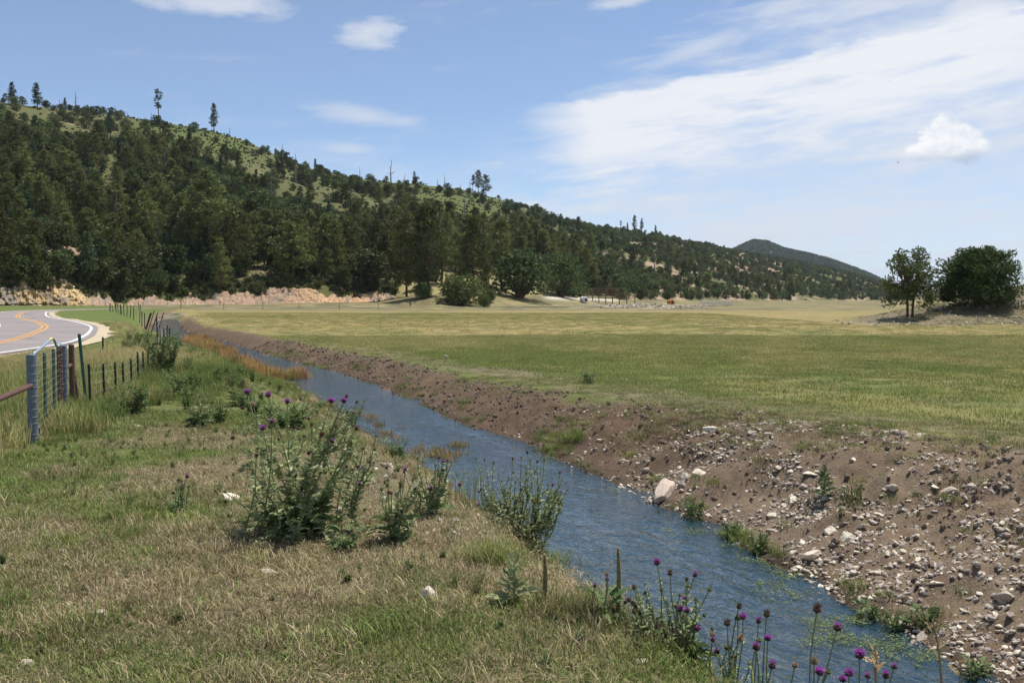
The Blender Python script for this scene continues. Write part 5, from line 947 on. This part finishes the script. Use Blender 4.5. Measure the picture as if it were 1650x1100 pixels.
for i, (x, y, w, lab, dl) in enumerate((
    (1306, 768, 28, 'pale block beside the dark rosette on the stony bank', 0), (1294, 783, 24, 'dark shaded stone below the pale block by the rosette', 1), (1439, 788, 27, 'rounded pinkish stone in the middle of the bank', 0), (1532, 780, 30, 'flat topped grey stone high on the bank', 1), (1517, 788, 17, 'small white stone left below the flat topped grey stone', 0),
    (1486, 802, 28, 'low jagged brown stone near the middle of the bank', 1), (1335, 860, 36, 'wide white stone above the water in mid bank', 0), (1366, 866, 27, 'greenish white slab right of the wide white stone', 0), (1309, 899, 27, 'white block nearest the cress patches', 0), (1484, 881, 21, 'small pink stone alone on fine rubble', 0),
    (1509, 944, 28, 'white topped stone with dark hollow low on the bank', 0), (1618, 962, 34, 'dark hollowed rock near the right edge', 1), (1486, 1024, 30, 'grey peaked boulder at the waterline bottom right', 1), (1472, 1034, 22, 'dark wet boulder touching the water bottom right', 1), (1557, 978, 17, 'pale stone below the dark hollowed rock', 0), (1593, 974, 19, 'flat stone left of the dark hollowed rock', 0),
    (1374, 744, 18, 'pale stone at the top of the rubble above the middle', 0), (1107, 766, 20, 'tilted slab just above the largest boulder', 0), (1126, 767, 19, 'long pale slab right of the tilted slab', 0), (1100, 786, 17, 'dull stone touching the right of the largest boulder', 1), (1091, 819, 20, 'white stone in weeds below the largest boulder', 0), (1158, 806, 17, 'small white stone right of the largest boulder', 0),
    (1168, 821, 16, 'shadowed small slab below the small white stone', 1), (1245, 823, 18, 'cubic white stone in mid bank left', 0), (1244, 850, 20, 'white angular stone near the waterline', 0), (1188, 877, 18, 'triangular pinkish stone standing in the water edge', 0), (1265, 804, 17, 'white stone left of a flat pale pair', 0), (1278, 797, 18, 'flat pale stone under the dark shaded stone', 0),
    (1148, 691, 24, 'flat white stone on the rim of the bank', 0), (1216, 700, 24, 'broad white slab on the bank rim', 0), (1223, 711, 18, 'tan stone just below the broad rim slab', 0), (1223, 667, 15, 'white stone at the edge of the pasture', 0), (1546, 810, 16, 'small white stone on the upper right bank', 0), (1408, 837, 15, 'thin white stone in mid rubble', 0), (1448, 925, 14, 'small bright stone on the lower bank', 0),
    (1340, 938, 22, 'pale wet stone beside the lower waterline', 0), (1256, 760, 17, 'tan stone high left of the rosette', 0), (688, 962, 36, 'smooth white stone half buried in the near lawn', 0), (370, 802, 28, 'white stone left of the largest thistle', 0), (103, 890, 28, 'pale flat stone at the left of the lawn', 0), (253, 905, 19, 'small pale stone in the lawn below the tiny thistle', 0),
    (100, 952, 32, 'dull rounded stone low in the left lawn', 1), (160, 998, 44, 'wide mossy stone in the lower left grass', 1), (428, 921, 28, 'dull flat stone below the largest thistle', 1), (520, 755, 26, 'white stone seen through the largest thistle', 0), (562, 800, 44, 'large pale slab behind the right of the largest thistle', 0), (545, 822, 26, 'bright stone at the right foot of the largest thistle', 0),
    (597, 778, 20, 'white topped stone near the water right of the largest thistle', 0), (606, 862, 20, 'white pebble stone below the short thistle', 0), (1030, 1066, 32, 'long pale stone in the foreground grass by the leafy thistle', 0), (963, 996, 18, 'white stone beside the tall seed spike', 0), (42, 1072, 34, 'pale slab in the bottom left corner grass', 0), (718, 577, 16, 'white bleached stone lying in the pasture', 0), (455, 700, 22, 'dusty stone in the weeds behind the largest thistle', 1), (480, 742, 26, 'tan stone behind the largest thistle stems', 0), (1582, 664, 12, 'small white stone at the pasture edge right', 0))):
    rock(lab, x, y, w, i, bool(dl), .75 + .35 * ((i * 7) % 5) / 4)
o = rock('short pale weathered log lying by the fence weeds', 224, 686, 38, 2, tall=.45, rot=-.35, name='driftwood_log'); o['category'] = 'log'; o.scale.y *= .45
# loose stones of the rubble
r = np.random.default_rng(90); got = 0; tries = 0
while got < 215 and tries < 6000:
    tries += 1; Yy = 7 + 9 * r.random() ** 1.1; dR_ = r.random() ** .8 * 3.2; Xx = float(XR(Yy)) + dR_ / float(CO(Yy)); px = CX + F * Xx / Yy
    if px > 1660 or fbm(np.array([Xx / .7]), np.array([Yy / .7]), 4, 95)[0] < -.02: continue
    s = .045 + .085 * r.random() ** 2.0
    if any((Xx - a) ** 2 + (Yy - b) ** 2 < ((s + c) * .55) ** 2 for a, b, c in rocks_at): continue
    got += 1; zn = ('near the water' if dR_ < .9 else 'halfway up' if dR_ < 2.1 else 'near the rim') + (' right of the dark rosette' if px > 1340 else ' between the largest boulder and the dark rosette' if px > 1090 else ' left of the largest boulder')
    dl = r.random() < .3; rock('small %s loose stone %s' % ('brown' if dl else 'pale', zn), 0, 0, s / Yy * F, int(r.integers(0, 40)), dl, .6 + .5 * r.random(), group='small loose stones %s on the right bank' % zn, P_=Vector((Xx, Yy, g1(Xx, Yy))))
n = 66000; Yy = 5.6 + 13 * r.random(n) ** 1.25; dR_ = -.05 + 3.9 * r.random(n); Xx = XR(Yy) + dR_ / CO(Yy); nn = fbm(Xx / .7, Yy / .7, 4, 95); kp = (PX(Xx, Yy) < 2150) & (r.random(n) < np.clip((.36 + 1.9 * nn) * (1 - .85 * sst(Yy, 12, 16)), .05, 1)) & (dR_ < np.interp(Yy, [6, 12, 20], [3.9, 2.9, 2.0])); Xx, Yy = Xx[kp], Yy[kp]; n = len(Xx)
s = .010 + .075 * r.random(n) ** 4.5; cr = collection('gravel_kinds', RS); scatter('gravel', np.column_stack([Xx, Yy, gz(Xx, Yy) + s * r.uniform(-.12, .14, n)]), s, np.column_stack([r.normal(size=n) * .4, r.normal(size=n) * .4, r.uniform(0, 6.28, n)]), r.integers(0, 9, n), cr, 'broken stone chips strewn over the right bank', 'gravel')
n = 2600; px = r.uniform(430, 800, n); Yy = 6.3 + 7 * r.random(n); Xx = (px - CX) / F * Yy; dl_ = (XL(Yy) - Xx) * CO(Yy); kp = (dl_ > .1) & (dl_ < 1.9) & (fbm(Xx / .6, Yy / .6, 3, 99) > -.1); Xx, Yy = Xx[kp], Yy[kp]; n = len(Xx); s = .015 + .07 * r.random(n) ** 3
scatter('bank_gravel', np.column_stack([Xx, Yy, gz(Xx, Yy) + s * .1]), s, r.uniform(0, 6.28, (n, 3)), r.integers(0, 9, n), cr, 'stone chips on the slope below the thistles', 'gravel')
m_clod = simple('brown_earth_clod', (.20, .155, .118), .95, .05, 9, .6, .8, objvar=.6)
cc_ = collection('clod_kinds', [rock_mesh(770 + i, I1, m_clod, 1, .8, .6, 4) for i in range(5)]); n = 11000; Yy = 8 + 42 * r.random(n) ** 1.3; dR_ = .02 + 3.0 * r.random(n); Xx = XR(Yy) + dR_ / CO(Yy); dm_, d1_, wb_ = dirtmask(Xx, Yy); kp = (dm_ > .4) & (PX(Xx, Yy) < 1700) & (r.random(n) < .55 + .6 * fbm(Xx / 1.2, Yy / 1.2, 3, 97)); Xx, Yy = Xx[kp], Yy[kp]; n = len(Xx); s = .02 + .10 * r.random(n) ** 2.5 * (.6 + .02 * Yy)
scatter('earth_clods', np.column_stack([Xx, Yy, gz(Xx, Yy) + s * .05]), s, r.uniform(0, 6.28, (n, 3)), r.integers(0, 5, n), cc_, 'brown clods of dug earth on the right bank', 'soil')
# stones at the foot of the mound and the spoil heaps
n = 620; Xx = r.uniform(29, 55, n); Yy = 77 + 11 * r.random(n) ** 1.6; s = .07 + .36 * r.random(n) ** 4
n2 = 1300; px = r.uniform(890, 1140, n2); Y2 = 186 + r.normal(size=n2) * 5; X2 = (px - CX) / F * Y2; s2 = .15 + .55 * r.random(n2) ** 3; k2 = r.random(n2) < sst(px, 880, 1060)
scatter('mound_stones', np.column_stack([Xx, Yy, gz(Xx, Yy) + s * .1]), s, r.uniform(0, 6.28, (n, 3)), r.integers(0, 9, n), cr, 'white stones scattered over the foot of the mound', 'stones')
X2, Y2, s2 = X2[k2], Y2[k2], s2[k2]; scatter('spoil_stones', np.column_stack([X2, Y2, gz(X2, Y2) + s2 * .1]), s2, r.uniform(0, 6.28, (len(s2), 3)), r.integers(0, 9, len(s2)), cr, 'heaps of pale rubble along the far field edge', 'rubble')

# ------------------------------------------------------------------ gate and fence
def pipe(name, a, b, rad, m, parent, n=10):
    a, b = np.array(a, float), np.array(b, float); L = float(np.linalg.norm(b - a)); bev = min(.008, rad * .3); t = np.array([0, bev / L, 1 - bev / L, 1]); return link(name, MB().add(*tube(a + (b - a) * t[:, None], [rad - bev, rad, rad, rad - bev], n)).mesh(name, m, False), parent)
def gp(x, Y): X_ = (x - CX) / F * Y; return Vector((X_, Y, g1(X_, Y)))
P1, P2 = gp(49, 11.97), gp(101.5, 14.9)
def post(name, label, P_, h, rad, m, wraps=0, cat='post', wrapm=None, seed=0):
    e = empty(name, P_); tag(e, label, cat); pipe('pipe', (0, 0, -.3), (0, 0, h), rad, m, e, 14); rr = np.random.default_rng(seed)
    for i in range(wraps):
        z = h * (.04 + .92 * i / wraps) + rr.normal() * .012; th = np.linspace(0, 6.283, 17); tl = rr.normal() * .35; link('wire_wrap', MB().add(*tube(np.stack([np.cos(th) * (rad + .003), np.sin(th) * (rad + .003), z + tl * rad * np.cos(th + .8)], 1), .0028, 4, False)).mesh('wire_wrap', m_wire), e)
    return e
H1 = at(49, 570.5, 11.97).z - P1.z; H2 = at(101, 556, 14.9).z - P2.z
post('gate_post', 'thick blue grey steel gate post wrapped with wire, nearest the camera', P1, H1, .062, m_blue, 11, seed=1)
post('gate_post', 'blue steel gate post at the far side of the gate', P2, H2, .05, m_blue, 12, seed=2)
P2b = gp(94.5, 14.75); post('gate_post', 'dark rusty post close beside the far blue gate post', P2b, H2 - .02, .045, m_rust, 12, seed=3)
ga = empty('wire_gate', (P1 + P2) / 2); tag(ga, 'narrow wire gate with pale pipe top rail and green uprights', 'gate'); M_ = (P1 + P2) / 2
def G(t, z): p = P1.lerp(P2b, t); return np.array([p.x - M_.x + .02, p.y - M_.y, z - M_.z])
zt1, zt2 = P1.z + H1, P2b.z + H2 + .01
tr_ = crom([G(.02, zt1 - .0), G(.35, zt1 + .06), G(.68, zt1 + .12), G(.85, zt2 - .01), G(1.0, zt2 + .03)], 5); link('top_rail', MB().add(*tube(tr_, .018, 9)).mesh('top_rail', m_pale, True), ga)
link('tape', MB().add(*tube(tr_[8:10], .0205, 9)).mesh('tape', m_yellow), ga)
for t, yt_, yb_ in ((.44, 568, 703), (.78, 562, 690)):
    Yq = lerp(P1.y, P2b.y, t); xq = CX + F * lerp(P1.x, P2b.x, t) / Yq; a_, b_ = at(xq, yt_, Yq), at(xq + 2, yb_, Yq); pipe('upright', np.array(a_ - M_), np.array(b_ - M_), .022, m_green, ga)
for i in range(11):
    z = .06 + (H1 - .08) * i / 10.5; rr = np.random.default_rng(40 + i); pts = crom([G(q, P1.z + z + (zt2 - zt1) * q * (z / H1) + rr.normal() * .008) for q in (0, .25, .5, .75, 1)], 3); link('wire', MB().add(*tube(pts, .0022, 4, False)).mesh('wire', m_wire), ga)
for i in range(15):
    q = .04 + .92 * i / 14; link('wire', MB().add(*tube([G(q, P1.z + .05), G(q, P1.z + H1 - .02)], .0018, 4, False)).mesh('wire', m_wire), ga)
link('tie', MB().add(*tube(crom([G(.5, P1.z + .12), G(.62, P1.z + .02), G(.8, P1.z + .16)], 5), .006, 5)).mesh('tie', m_pale), ga)
# rusty braces either side
Pn = Vector((-5.3, 8.7, 0)); Pn.z = g1(Pn.x, Pn.y); eb = empty('fence_brace', Pn); tag(eb, 'rusty brown pipe brace running to the nearest gate post', 'brace')
pipe('post', (0, 0, -.3), (0, 0, 1.2), .05, m_rust, eb); za = at(51, 620.6, 11.97).z; pipe('rail', (0.0, 0, za - Pn.z - .02), np.array(P1 - Pn) * [1, 1, 0] + [0, 0, za - Pn.z], .033, m_rust, eb)
P3 = gp(114, 15.7); e3 = empty('fence_brace', P3); tag(e3, 'dark rusty corner post with a leaning brace beyond the gate', 'brace'); h3 = at(114, 555, 15.7).z - P3.z
pipe('post', (0, 0, -.3), (0, 0, h3), .046, m_rust, e3); pipe('brace', np.array(at(117, 592, 15.7) - P3), np.array(at(127.5, 661, 15.9) - P3), .03, m_rust, e3); pipe('rail', np.array(at(104, 594, 14.95) - P3), np.array(at(114, 588, 15.65) - P3), .032, m_rust, e3)
# T posts and wires
fe = empty('wire_fence', gp(143, 15.4)); tag(fe, 'wire fence on short dark steel posts following the stream to the road', 'fence'); O = fe.location.copy()
FP = [(143, 587, 15.4), (166, 586, 16.5), (185, 584, 17.5), (197.5, 584, 18.4), (210.5, 578, 19.4), (221.5, 567, 21), (230, 566, 22.6), (238, 562, 24.3), (246, 553, 26.5), (253, 546, 29), (258, 538, 31.5), (263.5, 528, 34), (269, 524, 36.5), (273, 528, 39)]
posts = []
for i, (x, yt_, Yq) in enumerate(FP):
    p = gp(x, Yq); top = at(x, yt_, Yq); posts.append((p, top))
far = [(-16.0, 42), (-18.0, 47), (-20.2, 52), (-22.5, 57.5), (-25.0, 63.5), (-27.6, 70), (-30, 76), (-32.6, 82), (-35.2, 88), (-37.8, 93), (-40.2, 98), (-42.6, 103), (-45, 108), (-47.4, 113), (-49.6, 118), (-52, 123), (-54.4, 128), (-57, 133), (-59.5, 138), (-61.8, 143), (-63.5, 149), (-62.5, 156), (-58, 163), (-52, 168), (-46, 172), (-40, 175), (-33, 178), (-26, 181)]
rr = np.random.default_rng(4)
for i, (x_, y_) in enumerate(far):
    p = Vector((x_, y_, g1(x_, y_))); ln = .42 if 1 <= i <= 5 else rr.normal() * .06; posts.append((p, p + Vector((ln, 0, 1.2 + .12 * rr.random() + (.5 if i == 8 else 0)))))
def tpost(p, top, m=m_dark, w=.019, parent=fe, O=O):
    a_, b_ = np.array(p - O), np.array(top - O); a_ = a_ + (a_ - b_) * .2; mb = MB()
    for (cx, cy, hx, hy) in ((0, 0, w, w * .28), (0, w * .9, w * .28, w * .8)):
        q = np.array([[-hx + cx, -hy + cy, 0], [hx + cx, -hy + cy, 0], [hx + cx, hy + cy, 0], [-hx + cx, hy + cy, 0]]); mb.add(np.concatenate([a_ + q, b_ + q]), [[0, 1, 5, 4], [1, 2, 6, 5], [2, 3, 7, 6], [3, 0, 4, 7], [4, 5, 6, 7], [3, 2, 1, 0]])
    return link('post', mb.mesh('post', m), parent)
for p, t in posts: tpost(p, t, w=.019 if p.y < 30 else .026 if p.y < 60 else .036)
for f_ in (.22, .42, .62, .82, .96):
    pts = [np.array(P3 - O) + [0, 0, h3 * (.2 + .75 * f_)]] + [np.array(p.lerp(t, f_) - O) for p, t in posts[:30]]; link('wire', MB().add(*tube(np.array(pts), np.concatenate([np.full(10, .003), np.full(len(pts) - 10, .006)]), 4, False)).mesh('wire', m_wire), fe)
pt = gp(137, 16.2); top = at(127.5, 538, 16.2); e4 = empty('fence_post', pt); tag(e4, 'tall leaning green steel post beside the dark corner post', 'post'); tpost(pt, top, m_green, .026, e4, pt.copy())
pt = gp(165, 33); e5 = empty('fence_post', pt); tag(e5, 'slim dark marker post in golden grass near the road bend', 'post'); tpost(pt, at(165.5, 543, 33), m_dark, .03, e5, pt.copy())
pt = hit(790 - 0, 491); e6 = empty('fence_post', pt); tag(e6, 'short dark post at the far field edge in front of the clearing', 'post'); tpost(pt, pt + Vector((0, 0, 1.5)), m_dark, .1, e6, pt.copy())
pt = hit(661, 493); e7 = empty('fence_post', pt); tag(e7, 'short dark post at the far field edge near the pink bank end', 'post'); tpost(pt, pt + Vector((0, 0, 1.4)), m_dark, .1, e7, pt.copy())

# ------------------------------------------------------------------ corral and odds and ends across the field
Yc = 285.0; c0 = at(985, 482, Yc); c0.z = g1(c0.x, Yc); co_ = empty('corral', c0); tag(co_, 'brown pipe corral with raised loading frame below the wooded slope', 'corral'); u_ = Yc / F
def cpx(x, y, dY=0.0): p = at(x, y, Yc + dY); return np.array(p - c0)
for x in (946, 955, 965, 976, 987, 998, 1010, 1023): 
    for dY in (0, 9): 
        yt_ = 464.5 if x < 1000 else 471
        b_ = cpx(x, 483, dY); b_[2] = -.4; pipe('post', b_, cpx(x, yt_, dY), .16, m_rustl, co_, 6)
for dY in (0, 9):
    for (x0, x1, y) in ((946, 998, 465), (946, 998, 468.5), (932, 1023, 473), (946, 1023, 476), (940, 1024, 479.5)): pipe('rail', cpx(x0, y, dY), cpx(x1, y, dY), .11, m_rustl, co_, 6)
for x in (946, 965, 987, 998): pipe('rail', cpx(x, 465, 0), cpx(x, 465, 9), .11, m_rustl, co_, 6)
def drum(name, label, x, y, r0, l, m, cat):
    p = at(x, y, 268); p.z = g1(p.x, 268); e = empty(name, p, .5); tag(e, label, cat); th = np.array([(-l / 2, r0 * .82), (-l / 2 + .12, r0), (-l / 4, r0 * .985), (0, r0), (l / 4, r0 * .985), (l / 2 - .12, r0), (l / 2, r0 * .82)]); pts = np.stack([th[:, 0] * 0, th[:, 0], th[:, 0] * 0 + r0 - .05], 1)
    link('body', MB().add(*tube(pts, th[:, 1], 18)).mesh('body', m), e); pipe('end_cap', (0, -l / 2 - .05, r0 - .05), (0, -l / 2 + .02, r0 - .05), r0 * .45, m_dark, e); return e
drum('water_tank', 'white round tank with dark end beside the corral', 941, 477, .95, 2.0, m_white, 'tank'); drum('clay_pile_drum', 'orange round bale standing right of the corral', 1081, 479, .95, 1.5, m_orange, 'bale').name = 'round_bale'
pn = at(1155, 483, 290); pn.z = g1(pn.x, 290); ep = empty('livestock_panels', pn); tag(ep, 'low white pipe livestock panels across the field', 'panels')
for i in range(9):
    x_ = -5.2 + 1.3 * i; pipe('upright', (x_, (i % 3) * .8, -.3), (x_, (i % 3) * .8, 1.5 - .3 * (i % 4 == 3)), .07, m_white, ep, 6)
for z in (.35, .75, 1.1, 1.42): pipe('rail', (-5.2, 0, z), (5.2, .8, z - .1), .07, m_white, ep, 6)
# two birds high over the valley
def bird(x, y, Y, s, rz):
    b = MB(); t = np.linspace(0, 1, 9); b.add(*tube(np.stack([t * 0, (t - .5), .03 * np.sin(t * 3)], 1), .11 * np.sin(np.pi * np.clip(t, .04, .97)) ** .7 + .01, 8)); 
    for sg in (-1, 1):
        W_ = np.array([(0, .22, .04), (sg * .55, .30, .16), (sg * 1.15, .02, .10), (sg * .6, -.02, .14), (0, -.2, .03)]); b.add(np.concatenate([W_, W_ - [0, 0, .03]]), [[0, 1, 3, 4], [1, 2, 3, 3], [5, 9, 8, 6], [6, 8, 7, 7], [0, 5, 6, 1], [1, 6, 7, 2], [2, 7, 8, 3], [3, 8, 9, 4]])
    b.add(np.array([(-.1, -.45, .02), (.1, -.45, .02), (.17, -.78, .02), (-.17, -.78, .02), (0, -.6, .05), (0, -.6, -.02)]), [[0, 1, 4], [1, 2, 4], [2, 3, 4], [3, 0, 4], [1, 0, 5], [2, 1, 5], [3, 2, 5], [0, 3, 5]])
    o = link('bird', b.mesh('bird', m_bird)); o.location = at(x, y, Y); o.scale = (s,) * 3; o.rotation_euler = (.2, .3, rz); return o
tag(bird(1447, 262, 220, .42, 1.2), 'tiny dark bird flying left below the small white cloud', 'bird'); tag(bird(1433, 131, 260, .4, -.8), 'tiny dark bird crossing the long white cloud', 'bird')

# ------------------------------------------------------------------ the air
m_haze = bpy.data.materials.new('air'); m_haze.use_nodes = True; nt = m_haze.node_tree; nt.nodes.clear()
pv = nt.nodes.new('ShaderNodeVolumePrincipled'); pv.inputs['Color'].default_value = (.72, .84, 1.0, 1); pv.inputs['Density'].default_value = 4.5e-5; pv.inputs['Anisotropy'].default_value = .3
om = nt.nodes.new('ShaderNodeOutputMaterial'); nt.links.new(pv.outputs[0], om.inputs['Volume'])
hz_ = link('haze', MB().add(*boxv((0, 6500, 145), (46000, 8200, 160))).mesh('haze', m_haze)); tag(hz_, 'thin blue air over the valley', 'haze', None, 'stuff')

for o in S.objects:
    if o.name.startswith('branches'): o['kind'] = 'stuff'
